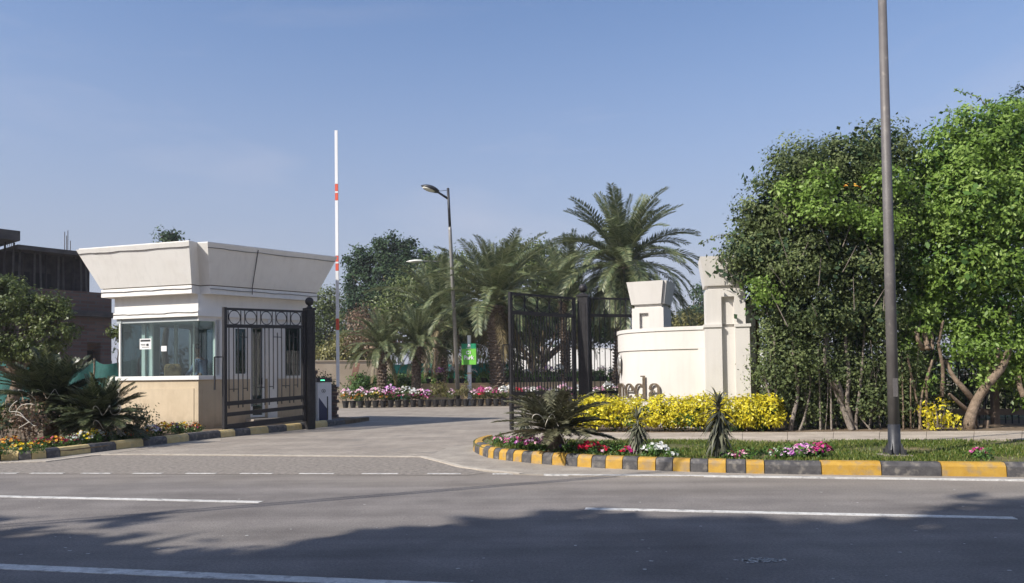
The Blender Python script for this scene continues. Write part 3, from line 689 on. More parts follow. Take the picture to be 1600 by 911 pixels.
pillar_shaft(tp, 'upper_shaft', cx-.02, cy, .88, .9, rzp, wt_+.012, 3.42, .29, 3.25, .11, M['white2'], .05)
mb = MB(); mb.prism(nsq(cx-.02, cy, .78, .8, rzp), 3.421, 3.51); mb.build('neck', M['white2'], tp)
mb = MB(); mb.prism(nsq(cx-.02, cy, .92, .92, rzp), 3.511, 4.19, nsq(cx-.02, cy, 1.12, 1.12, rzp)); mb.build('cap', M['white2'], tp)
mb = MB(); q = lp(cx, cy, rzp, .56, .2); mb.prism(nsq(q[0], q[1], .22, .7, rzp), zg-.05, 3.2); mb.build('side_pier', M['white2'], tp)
mb = MB(); q = lp(cx, cy, rzp, .73, .05); mb.tube([(q[0], q[1], zg), (q[0], q[1], 3.05)], .05, 8); o = mb.build('shaded_edge', M['wood'], tp, label='brown upright standing in for the shaded side of the pillar')  # brown tube paints in the pillar's shaded side
# short pillar
c0 = D(1016, 560, 20.5); cx2, cy2 = c0.x+.15, c0.y+.5; rz2 = R(-25)
spp = empty('gate_pillar', (cx2, cy2, zg), 'short cream pillar with flared cap rising behind the left part of the sign wall', 'pillar')
zt = D(1016, 437, 20.2).z; zc = D(1016, 473, 20.2).z; zs = D(1016, 479, 20.2).z
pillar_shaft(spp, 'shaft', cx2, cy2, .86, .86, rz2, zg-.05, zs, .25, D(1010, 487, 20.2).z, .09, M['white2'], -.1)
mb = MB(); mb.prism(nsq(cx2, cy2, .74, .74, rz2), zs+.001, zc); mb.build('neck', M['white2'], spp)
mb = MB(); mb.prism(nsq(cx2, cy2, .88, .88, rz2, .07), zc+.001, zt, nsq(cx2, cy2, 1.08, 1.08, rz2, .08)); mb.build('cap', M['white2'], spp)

# ==================================================================== GATES
def gate_leaf(name, label, Hn, Fr, zs_, nb, style, flip=1):
    """Hn hinge end, Fr free end (x, y, z of the bottom); zs_ = list of (rail z at free end, z at hinge, half height)"""
    root = empty(name, (Hn[0], Hn[1], 0), label, 'gate'); Hv = Vector((Hn[0], Hn[1], 0)); Fv = Vector((Fr[0], Fr[1], 0)); d = (Hv-Fv).normalized(); Ln = (Hv-Fv).length
    zat = lambda k, t: zs_[k][0]+(zs_[k][1]-zs_[k][0])*t
    mb = MB(); p = Fv; a = Fv-d*.045; b = Fv+d*.045; mb.bar(a, b, Fr[2], zs_[0][0]+.04, .09); mb.build('stile', M['black'], root)
    a = Hv-d*.16; b = Hv-d*.08; mb = MB(); mb.bar(a, b, Hn[2]+.12, zs_[0][1]+.03, .08); mb.build('stile', M['black'], root)
    t1 = 1-.16/Ln; t0 = .046/Ln
    for k in range(len(zs_)):
        hh = zs_[k][2]; mb = MB(); P = Fv.lerp(Hv, t0); Q = Fv.lerp(Hv, t1)
        mb.bar(P, Q, zat(k, t0)-hh, zat(k, t0)+hh, .045 if k else .05, zat(k, t1)-hh, zat(k, t1)+hh); mb.build('rail', M['black'], root)
    nr = 5
    for i in range(nr):
        t = t0+(t1-t0)*(i+.5)/nr+(.0); c = Fv.lerp(Hv, t); z0 = zat(1, t)+zs_[1][2]; z1 = zat(0, t)-zs_[0][2]; rr_ = (z1-z0)/2*.98
        pts = []
        for k in range(17):
            a = 2*math.pi*k/16; pts.append(c+d*math.cos(a)*rr_+Vector((0, 0, (z0+z1)/2+math.sin(a)*rr_)))
        mb = MB(); mb.tube(pts, .013, 4, cap=False); mb.build('ring', M['black'], root)
        for s_ in (-1, 1):
            q = c+d*s_*(rr_+.02); mb = MB(); mb.box((q.x, q.y, (z0+z1)/2), (.02, .02, z1-z0)); mb.build('short_bar', M['black'], root)
    for i in range(nb):
        t = t0+(t1-t0)*(i+.6)/nb; q = Fv.lerp(Hv, t); zb_ = zat(2, t)-.13; zt_ = zat(1, t)-zs_[1][2]
        if style == 'left' and i % 3 == 1: zb_ += .42; 
        if style == 'left' and i % 4 == 3: zt_ -= .12
        mb = MB(); mb.box((q.x, q.y, (zb_+zt_)/2), (.022, .022, zt_-zb_), rz=math.atan2(d.y, d.x)); mb.build('bar', M['black'], root)
        if style == 'left' and (i % 3 == 1 or i % 4 == 3):
            q1 = Fv.lerp(Hv, t-(t1-t0)/nb); q2 = Fv.lerp(Hv, t+(t1-t0)/nb); zz = zb_+.07 if i % 3 == 1 else zt_-.12
            mb = MB(); mb.bar(q1, q2 if i % 2 else q, zz-.01, zz+.01, .02); mb.build('cross_bar', M['black'], root)
    return root, Fv, Hv, d
def gate_post(loc, h, wd, label, rz=0):
    root = empty('gate_post', loc, label, 'post', rz=0)
    mb = MB(); mb.box((loc[0], loc[1], loc[2]+h/2), (wd, wd, h), rz=rz); mb.build('shaft', M['black'], root, bevel=.006)
    mb = MB(); mb.box((loc[0], loc[1], loc[2]+h+.03), (wd+.05, wd+.05, .058), rz=rz); mb.lathe((loc[0], loc[1], loc[2]+h+.06), [(wd*.42, 0), (wd*.3, .04), (.05, .05), (.05, .09)], 12); mb.build('cap', M['black'], root)
    mb = MB(); mb.ball((loc[0], loc[1], loc[2]+h+.06+.09+.10), .125, 14, 10); mb.build('ball_finial', M['black'], root, smooth=True)
    for s_ in (-1, 1):
        q = lp(loc[0], loc[1], rz, s_*wd*.22, -wd/2-.006); mb = MB(); mb.box((q[0], q[1], loc[2]+h/2), (.04, .012, h*.9), rz=rz); mb.build('strip', M['black'], root)
    return root
# left leaf
lh = D(480, 600, 22.0); lf = D(351, 600, 19.6)
root, Fv, Hv, dd = gate_leaf('gate_leaf', 'black iron gate leaf with rings along its top, swung open in front of the booth', (lh.x, lh.y, .12), (lf.x, lf.y, .10),
    [(3.27, 3.37, .03), (2.83, 2.93, .045), (.84, .93, .055), (.56, .66, .05), (.24, .36, .07)], 18, 'left')
q = Fv-dd*.06; mb = MB(); o_ = Vector((-.17, -.09, 0))
mb.bar(q, q+o_, 2.02, 2.05, .03); mb.box((q.x+o_.x, q.y+o_.y, 1.62), (.035, .035, .84)); mb.build('latch_frame', M['black'], root)
gate_post((lh.x+.06, lh.y+.05, .0), 3.42, .235, 'black square gate post with ball finial beside the booth', R(40))
# right leaf
rh = D(903, 600, 22.1); rf = D(799, 600, 20.6)
root, Fv, Hv, dd = gate_leaf('gate_leaf', 'black iron gate leaf standing open beside the palms, right of the driveway', (rh.x, rh.y, .12), (rf.x, rf.y, .02),
    [(3.68, 3.66, .03), (3.17, 3.15, .05), (.98, .98, .05), (.60, .60, .045), (.33, .33, .045)], 21, 'right')
q = Fv-dd*.06; mb = MB(); o_ = Vector((-.16, -.09, 0))
mb.bar(q, q+o_, 2.28, 2.31, .03); mb.box((q.x+o_.x, q.y+o_.y, 1.86), (.03, .03, .86)); mb.build('latch_frame', M['black'], root)
rp_ = D(913, 600, 22.2); gate_post((rp_.x, rp_.y, .0), 3.72, .29, 'black square gate post with ball finial between the open leaf and the fixed panel', R(-14))
# fixed panel to the right of the post
fa = D(921, 600, 22.4); fb = D(1000, 600, 22.9)
fp = empty('iron_railing', (fa.x, fa.y, zg), 'fixed black railing panel between the right gate post and the sign wall', 'fence')
A = Vector((fa.x, fa.y, 0)); B = Vector((fb.x, fb.y, 0))
for z_, h_ in ((3.70, .03), (3.20, .045), (.95, .04), (.4, .04)):
    mb = MB(); mb.bar(A, B, z_-h_, z_+h_, .045); mb.build('rail', M['black'], fp)
mb = MB(); mb.bar(A+Vector((.0, -.03, 0)), A+Vector((.08, -.03, 0)), zg, 3.72, .07); mb.build('stile', M['black'], fp)
for i in range(9):
    q = A.lerp(B, (i+1)/9.5); mb = MB(); mb.box((q.x, q.y, 2.07), (.022, .022, 3.2)); mb.build('bar', M['black'], fp)
# the blocks under the left leaf
bl = empty('block_stack', G(355, 682), 'two pale blocks stacked under the free end of the left gate leaf', 'blocks')
p = G(355, 682)
mb = MB(); mb.box((p.x, p.y, .065), (.30, .2, .11), rz=.2); mb.build('block', M['brickpale'], bl, bevel=.006)
mb = MB(); mb.box((p.x+.02, p.y, .165), (.24, .16, .075), rz=-.1); mb.build('block', M['brickpale'], bl, bevel=.006)

# ==================================================================== GUARD BOOTH
cC = D(310, 600, 20.6); cL = D(182, 600, 21.4); cF = D(484, 600, 23.0)
C2 = Vector((cC.x, cC.y)); L2 = Vector((cL.x, cL.y)); F2 = Vector((cF.x, cF.y))
fdir = (L2-C2).normalized(); fin = Vector((-fdir.y, fdir.x)); fin = fin if fin.y > 0 else -fin     # inward from the front
rdir = (F2-C2).normalized(); rin = Vector((-rdir.y, rdir.x)); rin = rin if rin.x < 0 else -rin
B2_ = L2+fin*3.4
poly = [L2, C2, F2, B2_]
z0b = .13
bo = empty('guard_booth', (C2.x, C2.y, z0b), 'cream guard booth with glazed corner and wide flared roof crown', 'guard booth')
def zC(py): return D(310, py, 20.6).z
sill0, sill1, gt, b0, b1, lipz, crz, topz = zC(593.5), zC(587), zC(501), zC(494), zC(459.5), zC(447), zC(445.5), D(300, 378, 20.0).z
def ring_slab(name, o, za, zb, m, o2=None, pts=None, bev=0):
    mb = MB(); a = opoly(poly, o) if pts is None else pts; mb.prism(a, za, zb, opoly(poly, o2) if o2 is not None else None); return mb.build(name, m, bo, bevel=bev)
def wallseg(mb, A, B, th, z0, z1, openings):
    """wall from A to B, thickness th going inward (left of A->B if th>0); openings (d0, d1, za, zb)"""
    d = (B-A).normalized(); n = Vector((-d.y, d.x))*th; Ln = (B-A).length
    xs = sorted({0, Ln, *[o[0] for o in openings], *[o[1] for o in openings]})
    for a, b in zip(xs, xs[1:]):
        m_ = (a+b)/2; zz = [z0]
        for o in sorted([o for o in openings if o[0] < m_ < o[1]], key=lambda o: o[2]): zz += [o[2], o[3]]
        zz.append(z1)
        for i in range(0, len(zz), 2):
            if zz[i+1]-zz[i] > .005:
                P = [A+d*a, A+d*b, A+d*b+n, A+d*a+n]; mb.prism([(p.x, p.y) for p in P], zz[i], zz[i+1])
dR = lambda px: along(C2, F2, px); dF = lambda px: along(C2, L2, px)
# front plinth
th = .16
sgnF = 1 if Vector((-fdir.y, fdir.x)).y > 0 else -1; sgnR = 1 if Vector((-rdir.y, rdir.x)).x < 0 else -1
mb = MB(); wallseg(mb, C2+fdir*.0, L2, th*sgnF, z0b, sill0, []); mb.build('front_wall', M['beige'], bo)
mb = MB(); wallseg(mb, C2+rdir*.003, F2, th*sgnR, z0b, sill0, [(dR(391), dR(413), z0b+.25, sill0+.01)]); mb.build('side_wall', M['beige'], bo)
# raised panels on the plinth
for (A_, d_, n_, x0, x1) in ((C2, fdir, fin, .14, (L2-C2).length-.15), (C2, rdir, rin, .1, dR(386))):
    P = [A_+d_*x0, A_+d_*x1]; P += [P[1]-n_*.014, P[0]-n_*.014]; mb = MB(); mb.prism([(p.x, p.y) for p in P], z0b+.1, sill0-.22); mb.build('raised_panel', M['beige'], bo)
wr = [(dR(306), dR(338), sill1, gt), (dR(364), dR(387), zC(588), zC(508)), (dR(391), dR(413), z0b+.25, zC(505)), (dR(442), dR(472), zC(592), zC(498))]
wr = [(max(.0, a), b, c, d) for a, b, c, d in wr]
mb = MB(); wallseg(mb, C2+rdir*.0, F2, th*sgnR, sill0+.001, b0, wr); mb.build('side_wall', M['white'], bo)
LB = (B2_-L2); ldir = LB.normalized(); 
mb = MB(); wallseg(mb, L2, B2_, -th*(1 if Vector((-ldir.y, ldir.x)).x < 0 else -1), z0b, b0, [(.0, 1.15, sill1, gt), (1.45, 2.9, sill1, gt)]); mb.build('rear_wall', M['inside'], bo)
FB = (F2-B2_).length
mb = MB(); bdir = (F2-B2_).normalized(); wallseg(mb, B2_, F2, -th*(1 if Vector((-bdir.y, bdir.x)).y > 0 else -1), z0b, b0, [(.3, 1.1, sill1, gt), (1.3, 2.1, z0b+.5, gt), (2.5, 3.5, sill1, gt)]); mb.build('rear_wall', M['inside'], bo)
for (A_, d_, a_, b_) in ((L2, ldir, .0, 1.15), (L2, ldir, 1.45, 2.9), (B2_, bdir, .3, 1.1), (B2_, bdir, 2.5, 3.5), (B2_, bdir, 1.3, 2.1)):
    n_ = ((C2+F2+L2+B2_)/4-A_); n_ = (n_-d_*n_.dot(d_)).normalized()*.08; mb = MB(); mb.bar(A_+d_*(a_+.01)+n_, A_+d_*(b_-.01)+n_, sill1+.002, gt-.002, .012); mb.build('glass_pane', M['dglass'], bo)
    for q_ in (a_+.03, b_-.03): mb = MB(); mb.bar(A_+d_*(q_-.03)+n_*1.3, A_+d_*(q_+.03)+n_*1.3, sill1+.003, gt-.003, .05); mb.build('mullion', M['frame'], bo)
mb = MB(); mb.prism([tuple(p) for p in opoly(poly, -.17)], z0b, .70); mb.build('floor', M['inside'], bo)
# sill
mb = MB(); wallseg(mb, C2-fin*.05-fdir*.05, L2-fin*.05, .21*sgnF, sill0+.002, sill1, []); mb.build('sill', M['frame'], bo, bevel=.006)
mb = MB(); wallseg(mb, C2-rin*.045+rdir*.02, C2+rdir*dR(345)-rin*.045, .2*sgnR, sill0+.003, sill1+.001, []); mb.build('sill', M['frame'], bo, bevel=.006)
# glazing
glx = dF(191); gi = .06
def pane(A_, B_, za, zb, m, parent, name='glass_pane'):
    mb = MB(); mb.bar(A_, B_, za, zb, .012); return mb.build(name, m, parent)
Cg = C2+fin*gi-fin*.015+fdir*.04
pane(Cg+fdir*.01, Cg+fdir*glx, sill1+.002, gt, M['glass'], bo)
pane(Cg+rdir*.012, C2+rdir*(dR(336))+rin*gi, sill1+.003, gt, M['glass'], bo)
lg = Cg+fdir*glx; pane(lg, lg+fin*2.0*.5, sill1+.002, gt, M['glass'], bo)
mb = MB(); wallseg(mb, C2+rdir*dR(337), C2+rdir*dR(344), .17*sgnR, sill1, gt+.04, []); mb.build('corner_post', M['frame'], bo)
def post_at(px, off, wd):
    A_ = Cg+fin*off; q = A_+fdir*along(A_, A_+fdir, px); mb = MB(); mb.bar(q-fdir*wd/2, q+fdir*wd/2, sill1-.3, gt+.001, .06); mb.build('mullion', M['frame'], bo)
post_at(225, .30, .11); post_at(237, .34, .10); post_at(275, 1.2, .08); post_at(303, .55, .022)
mb = MB(); mb.prism([tuple(p) for p in opoly(poly, -.02)], gt+.002, b0); mb.build('window_head', M['inside'], bo)
# windows and door of the shaded side
def framed(A_, d_, n_, x0, x1, za, zb, name='window', gm='dglass', fw=.06):
    mb = MB(); P = lambda x, y: tuple(A_+d_*x+n_*y)
    for a, b, c, e in ((x0, x0+fw, za, zb), (x1-fw, x1, za, zb), (x0+fw, x1-fw, zb-fw, zb), (x0+fw, x1-fw, za, za+fw)):
        mb.prism([P(a, -.02), P(b, -.02), P(b, .06), P(a, .06)], c, e)
    f = mb.build(name, M['frame'], bo)
    mb = MB(); mb.bar(A_+d_*(x0+fw)+n_*.03, A_+d_*(x1-fw)+n_*.03, za+fw, zb-fw, .01); mb.build('pane', M[gm], f)
    return f
for i in (1, 3): framed(C2, rdir, rin, wr[i][0], wr[i][1], wr[i][2], wr[i][3])
dr = framed(C2, rdir, rin, wr[2][0], wr[2][1], wr[2][2], wr[2][3], 'door')
q = C2+rdir*(wr[2][1]-.1)-rin*.04; mb = MB(); mb.box((q.x, q.y, 1.4), (.03, .03, .2)); mb.build('handle', M['poledark'], dr)
mb = MB(); q = C2+rdir*(wr[2][0]-.15); mb.prism([tuple(v) for v in (q-rin*.02, q+rdir*.9-rin*.02, q+rdir*.9-rin*.5, q-rin*.5)], z0b, z0b+.22); mb.build('step', M['concrete'], bo)
for k, px in enumerate((428,)):
    q0 = C2+rdir*dR(418)-rin*.001; mb = MB(); P = [q0, q0+rdir*(dR(432)-dR(418))]; P += [P[1]-rin*.05, P[0]-rin*.05]; mb.prism([tuple(v) for v in P], z0b, b0-.01); mb.build('pilaster', M['white'], bo)
# fascia band, lip, crown
ring_slab('fascia', .06, b0+.002, b0+.17, M['white']); ring_slab('fascia', .035, b0+.171, b1, M['white'])
def notched(o, za):
    P = opoly(poly, o); Cc = P[1]; P[2] = P[2]-rdir*(.22+.3*o); A_ = Cc+fdir*.16; Aa = A_+fin*.32; k = .32/max(.05, rdir.dot(fin)); A3 = Cc+rdir*k
    return [P[0], A_, Aa, A3, P[2], P[3]]
ring_slab('roof_lip', 0, b1+.001, lipz, M['white'], pts=notched(.27, 0))
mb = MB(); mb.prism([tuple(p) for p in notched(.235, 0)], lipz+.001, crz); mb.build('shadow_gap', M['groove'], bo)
n1, n2 = notched(.28, 0), notched(.66, 0); n2[0] = n2[0]+fdir*.10
mb = MB(); mb.prism([tuple(p) for p in n1], crz+.001, topz, [tuple(p) for p in n2]); mb.build('roof_crown', M['white'], bo)
mb = MB(); mb.prism([tuple(p) for p in notched(.655, 0)], topz+.001, topz+.025); mb.build('roof_edge', M['white'], bo)
# thin cables pinned along crown and fascia
def cable(P, z, par, sag=.015, n=26):
    pts = []; rr = random.Random(int(z*100))
    for i in range(n+1):
        t = i/n; p = P[0].lerp(P[1], t); pts.append((p.x, p.y, z+math.sin(t*19)*sag*.5+rr.uniform(-1, 1)*sag*.4))
    mb = MB(); mb.tube(pts, .009, 4); mb.build('cable', M['slab'], par)
h_ = .88; nt_ = notched(.28+.38*h_+.012, 0); cable([nt_[0]+fdir*.07, nt_[1]], crz+(topz-crz)*h_, bo); cable([nt_[3], nt_[4]], crz+(topz-crz)*h_, bo)
nt_ = notched(.285, 0); cable([nt_[0], nt_[1]], b1+.13, bo); cable([nt_[3], nt_[4]], b1+.13, bo)
pf_ = opoly(poly, .07); cable([pf_[0], pf_[1]], b0+.11, bo)
nt_ = notched(.33, 0); nt2 = notched(.66, 0); q1 = nt_[3].lerp(nt_[4], .36); q2 = nt2[3].lerp(nt2[4], .36)
mb = MB(); mb.tube([(q1.x, q1.y, b1+.05), (q1.x-.0, q1.y, crz), (q2.x, q2.y, topz-.05)], .012, 4); mb.build('cable', M['slab'], bo)
# notices stuck to the glass
def notice(px0, px1, py0, py1, full):
    a = Cg+fdir*(dF(px1)-.05)-fin*.012; b = Cg+fdir*(dF(px0)-.05)-fin*.012; za, zb = zC(py1), zC(py0)
    rt = empty('notice', (a.x, a.y, za), 'white printed surveillance notice stuck on the booth glass' if full else 'small white slip stuck on the booth glass behind the brown bag', 'notice')
    mb = MB(); mb.bar(a, b, za, zb, .006); mb.build('sheet', M['signwhite'], rt)
    if full:
        for f0, f1, x0, x1 in ((.72, .90, .08, .92), (.30, .52, .22, .42), (.44, .50, .5, .9), (.32, .36, .5, .86), (.16, .20, .2, .8)):
            mb = MB(); mb.bar((a-fin*.005).lerp(b-fin*.005, x0), (a-fin*.005).lerp(b-fin*.005, x1), za+(zb-za)*f0, za+(zb-za)*f1, .003); mb.build('print', M['poledark'], rt)
notice(216.5, 234.5, 526.5, 543.5, True); notice(250, 258.5, 539, 547.5, False)
# bag on the desk, desk, person
q = C2+fdir*.95+fin*.55
dk_ = empty('desk', (q.x, q.y, .70), 'pale desk inside the booth along its front glass', 'desk')
mb = MB(); Pd = [C2+fdir*.3+fin*.25, C2+fdir*2.3+fin*.25, C2+fdir*2.3+fin*.85, C2+fdir*.3+fin*.85]; mb.prism([tuple(p) for p in Pd], 1.40, 1.45); mb.build('desk_top', M['inside'], dk_)
for p_ in (Pd[0]+fdir*.06+fin*.06, Pd[1]-fdir*.06+fin*.06, Pd[2]-fdir*.06-fin*.06, Pd[3]+fdir*.06-fin*.06):
    mb = MB(); mb.box((p_.x, p_.y, 1.05), (.05, .05, .70)); mb.build('leg', M['frame'], dk_)
q = D(270, 580, 21.35); bz = 1.451
bag = empty('bag', (q.x, q.y, bz), 'brown bag with a handle standing on the desk inside the booth window', 'bag')
mb = MB(); mb.prism(nsq(q.x, q.y, .40, .22, .3), bz, bz+.36, nsq(q.x, q.y, .44, .2, .3)); mb.prism(nsq(q.x, q.y, .44, .2, .3), bz+.36, bz+.46, nsq(q.x, q.y, .34, .1, .3)); mb.build('body', M['sack'], bag, bevel=.03)
mb = MB(); q3 = lp(q.x, q.y, .3, 0, -.13); mb.tube([(q3[0]+.09*math.cos(a), q3[1]+.03*math.cos(a), bz+.33+.1*math.sin(a)) for a in [math.pi*i/8 for i in range(9)]], .012, 5); mb.build('handle', M['darkwood'], bag)
def skin_mesh(name, pts, edges, radii, m, parent, sub=2):
    me = bpy.data.meshes.new(name); me.from_pydata([tuple(p) for p in pts], edges, []); me.materials.append(m)
    o = link(name, me, parent); md = o.modifiers.new('skin', 'SKIN'); md.use_smooth_shade = True
    for i, r_ in enumerate(radii): me.skin_vertices[0].data[i].radius = (r_, r_) if not isinstance(r_, tuple) else r_
    me.skin_vertices[0].data[0].use_root = True
    s_ = o.modifiers.new('sub', 'SUBSURF'); s_.levels = s_.render_levels = sub; return o
hp = D(318, 560, 21.75); px_, py_ = hp.x, hp.y; hz = 1.44
pr = empty('person', (px_, py_, .70), 'person in black cap and blue grey shirt seated inside the booth at the desk', 'person')
# facing left (-x) along the desk; x' = forward
fw = Vector((fdir.x, fdir.y, 0)); sd_ = Vector((-fw.y, fw.x, 0)); sd_ = sd_ if sd_.y < 0 else -sd_      # sd_ towards the camera
def J(f, s_, z_): v = fw*f+sd_*s_; return Vector((v.x, v.y, z_))
pts = [J(0, 0, .80), J(.03, 0, .98), J(.08, 0, 1.18), J(.14, 0, 1.33), J(.17, 0, 1.42), J(.19, 0, 1.50), J(.215, 0, 1.60), J(.21, 0, 1.69),
       J(.1, .17, 1.29), J(.2, .24, 1.03), J(.44, .2, .86), J(.52, .18, .83),
       J(.1, -.17, 1.29), J(.2, -.24, 1.05), J(.44, -.15, .86), J(.52, -.12, .83),
       J(.05, .1, .76), J(.44, .12, .74), J(.46, .12, .38), J(.44, .12, .08), J(.58, .12, .04),
       J(.05, -.1, .76), J(.44, -.12, .74), J(.46, -.12, .38), J(.44, -.12, .08), J(.58, -.12, .04)]
ed = [(0, 1), (1, 2), (2, 3), (3, 4), (4, 5), (5, 6), (6, 7), (3, 8), (8, 9), (9, 10), (10, 11), (3, 12), (12, 13), (13, 14), (14, 15), (0, 16), (16, 17), (17, 18), (18, 19), (19, 20), (0, 21), (21, 22), (22, 23), (23, 24), (24, 25)]
rd = [.14, .125, .14, .12, .055, .052, .085, .07, .055, .042, .034, .024, .055, .042, .034, .024, .09, .075, .05, .04, .035, .09, .075, .05, .04, .035]
skin_mesh('body', pts, ed, rd, M['skin'], pr)
for i_, sg in ((11, 1), (15, -1)):
    b_ = pts[i_]
    for k in range(4):
        p0 = b_+fw*.02+sd_*(k-1.5)*.018
        skin_mesh('finger', [p0, p0+fw*.035+Vector((0, 0, .004)), p0+fw*(.06+.006*(k % 2))-Vector((0, 0, .008))], [(0, 1), (1, 2)], [.010, .009, .007], M['skin'], pr, 1)
    p0 = b_-fw*.01+sd_*sg*-.03; skin_mesh('thumb', [p0, p0+fw*.03-sd_*sg*.02], [(0, 1)], [.011, .008], M['skin'], pr, 1)
sh = [pts[i] for i in (1, 2, 3, 8, 9, 10, 12, 13, 14)]+[J(0, 0, .78), J(.15, 0, 1.38)]
skin_mesh('shirt', [sh[9]]+sh[:9]+[sh[10]], [(0, 1), (1, 2), (2, 3), (3, 4), (4, 5), (5, 6), (3, 7), (7, 8), (8, 9), (3, 10)], [.155, .15, .165, .14, .075, .062, .05, .075, .062, .05, .08], M['shirt'], pr)
tr_ = [pts[0]]+[pts[i] for i in (16, 17, 18, 19, 21, 22, 23, 24)]
skin_mesh('trousers', tr_, [(0, 1), (1, 2), (2, 3), (3, 4), (0, 5), (5, 6), (6, 7), (7, 8)], [.15, .10, .09, .07, .06, .10, .09, .07, .06], M['trousers'], pr)
o0 = gloc(pr); hc = J(.21, 0, 1.66)+o0
mb = MB(); mb.ball((hc.x, hc.y, hc.z+.05), .105, 16, 10, (1, 1, .75)); b1_ = hc+fw*.13; mb.prism([tuple((hc+fw*a+sd_*b).xy) for a, b in ((.06, -.08), (.17, -.06), (.2, 0), (.17, .06), (.06, .08))], hc.z+.025, hc.z+.037); mb.build('cap', M['capm'], pr, smooth=False)
mb = MB(); nn = hc+fw*.098; mb.ball((nn.x, nn.y, nn.z-.055), .018, 8, 6, (1.2, 1, 1.4)); mb.build('nose', M['skin'], pr, smooth=True)
for s_ in (-1, 1):
    e_ = hc+fw*.082+sd_*s_*.03; mb = MB(); mb.ball((e_.x, e_.y, e_.z-.02), .012, 8, 6); mb.build('eye', M['signwhite'], pr, smooth=True)
    e_ = hc+sd_*s_*.088; mb = MB(); mb.ball((e_.x, e_.y, e_.z-.045), .026, 8, 6, (1, .5, 1.3)); mb.build('ear', M['skin'], pr, smooth=True)
mb = MB(); e_ = hc+fw*.09; mb.ball((e_.x, e_.y, e_.z-.095), .014, 8, 6, (.5, 1.6, .5)); mb.build('mouth', M['wood'], pr)
st = empty('stool', (px_, py_, .70), 'tall dark stool under the person in the booth', 'stool')
mb = MB(); mb.lathe((px_, py_, 1.36), [(.19, 0), (.2, .03), (.18, .06)], 16); mb.build('seat', M['poledark'], st)
for a in range(4):
    an = a*math.pi/2+.5; mb = MB(); mb.rod((px_+.1*math.cos(an), py_+.1*math.sin(an), 1.37), (px_+.2*math.cos(an), py_+.2*math.sin(an), .70), .015); mb.build('leg', M['poledark'], st)

# ==================================================================== BARRIER
p = G(521, 655, .13); bx0, by0 = p.x, 23.35
ba = empty('boom_barrier', (bx0, by0, .13), 'grey barrier cabinet with its white and red boom raised upright beside the left gate', 'barrier')
rzb = R(24); bt = D(521, 597, by0).z
mb = MB(); mb.box((bx0, by0+.16, (.13+bt)/2), (.42, .34, bt-.13), rz=rzb); mb.build('cabinet', M['cabinet'], ba, bevel=.01)
mb = MB(); mb.box((bx0, by0+.16, bt+.055), (.46, .38, .105), rz=rzb); mb.build('lid', M['poledark'], ba, bevel=.01)
def fl(x, z, o=.004): q = lp(bx0, by0+.16, rzb, x, -.17-o); return (q[0], q[1], z)
mb = MB(); hb = bt-.13
mb.add([fl(-.17, .16), fl(.10, .16), fl(.10, .13+hb*.30), fl(-.17, .13+hb*.62)], [(0, 1, 2, 3)]); mb.build('panel_print', M['navy'], ba)
mb = MB(); mb.add([fl(.07, .2, .007), fl(.105, .2, .007), fl(.105, .13+hb*.64, .007), fl(.07, .13+hb*.64, .007)], [(0, 1, 2, 3)]); mb.build('slot', M['poledark'], ba)
mb = MB(); zc_ = .13+hb*.78; mb.tube([fl(-.03+.055*math.cos(2*math.pi*i/14), zc_+.055*math.sin(2*math.pi*i/14)) for i in range(15)], .007, 4, cap=False)
mb.add([fl(-.055, zc_-.02, .006), fl(.0, zc_-.02, .006), fl(-.028, zc_+.03, .006)], [(0, 1, 2)]); mb.build('emblem', M['poledark'], ba)
mb = MB(); q = lp(bx0, by0+.16, rzb, -.06, -.20); mb.box((q[0], q[1], bt+.06), (.12, .02, .03), rz=rzb); mb.build('indicator', M['led'], ba)
q = lp(bx0, by0+.16, rzb, .212, -.03); mb = MB(); mb.box((q[0], q[1], .13+hb*.5), (.012, .05, .09), rz=rzb); mb.build('lock', M['poledark'], ba)
q = lp(bx0, by0+.16, rzb, .212, -.03); mb = MB(); mb.box((q[0], q[1], .13+hb*.1), (.012, .07, .07), rz=rzb); mb.build('vent', M['poledark'], ba)
bxm = D(528, 590, by0+.4); btp = D(525.3, 204, by0+.4)
def bp(py):
    t = (py-590)/(204-590); z = D(526, py, by0+.4).z; a = Vector((bxm.x, bxm.y, bxm.z)); b = Vector((btp.x, btp.y, btp.z)); return a.lerp(b, (z-a.z)/(b.z-a.z))
def bseg(y0, y1, m):
    a, b = bp(y0), bp(y1); mb = MB(); n = 4; vs = []
    for p_ in (a, b):
        for x, y in ((-.045, -.03), (.045, -.03), (.045, .03), (-.045, .03)): vs.append((p_.x+x, p_.y+y, p_.z))
    mb.add(vs, [(0, 1, 5, 4), (1, 2, 6, 5), (2, 3, 7, 6), (3, 0, 4, 7), (0, 3, 2, 1), (4, 5, 6, 7)]); return mb.build('boom', m, ba)
for y0, y1, m in ((604, 516, 'boomwhite'), (515.5, 498, 'red'), (497.5, 423.5, 'boomwhite'), (423, 412, 'red'), (411.8, 409.2, 'boomwhite'), (409, 400, 'red'), (399.5, 313.5, 'boomwhite'), (313, 302, 'red'), (301.8, 299.2, 'boomwhite'), (299, 288, 'red'), (287.5, 204, 'boomwhite')): bseg(y0, y1, M[m])

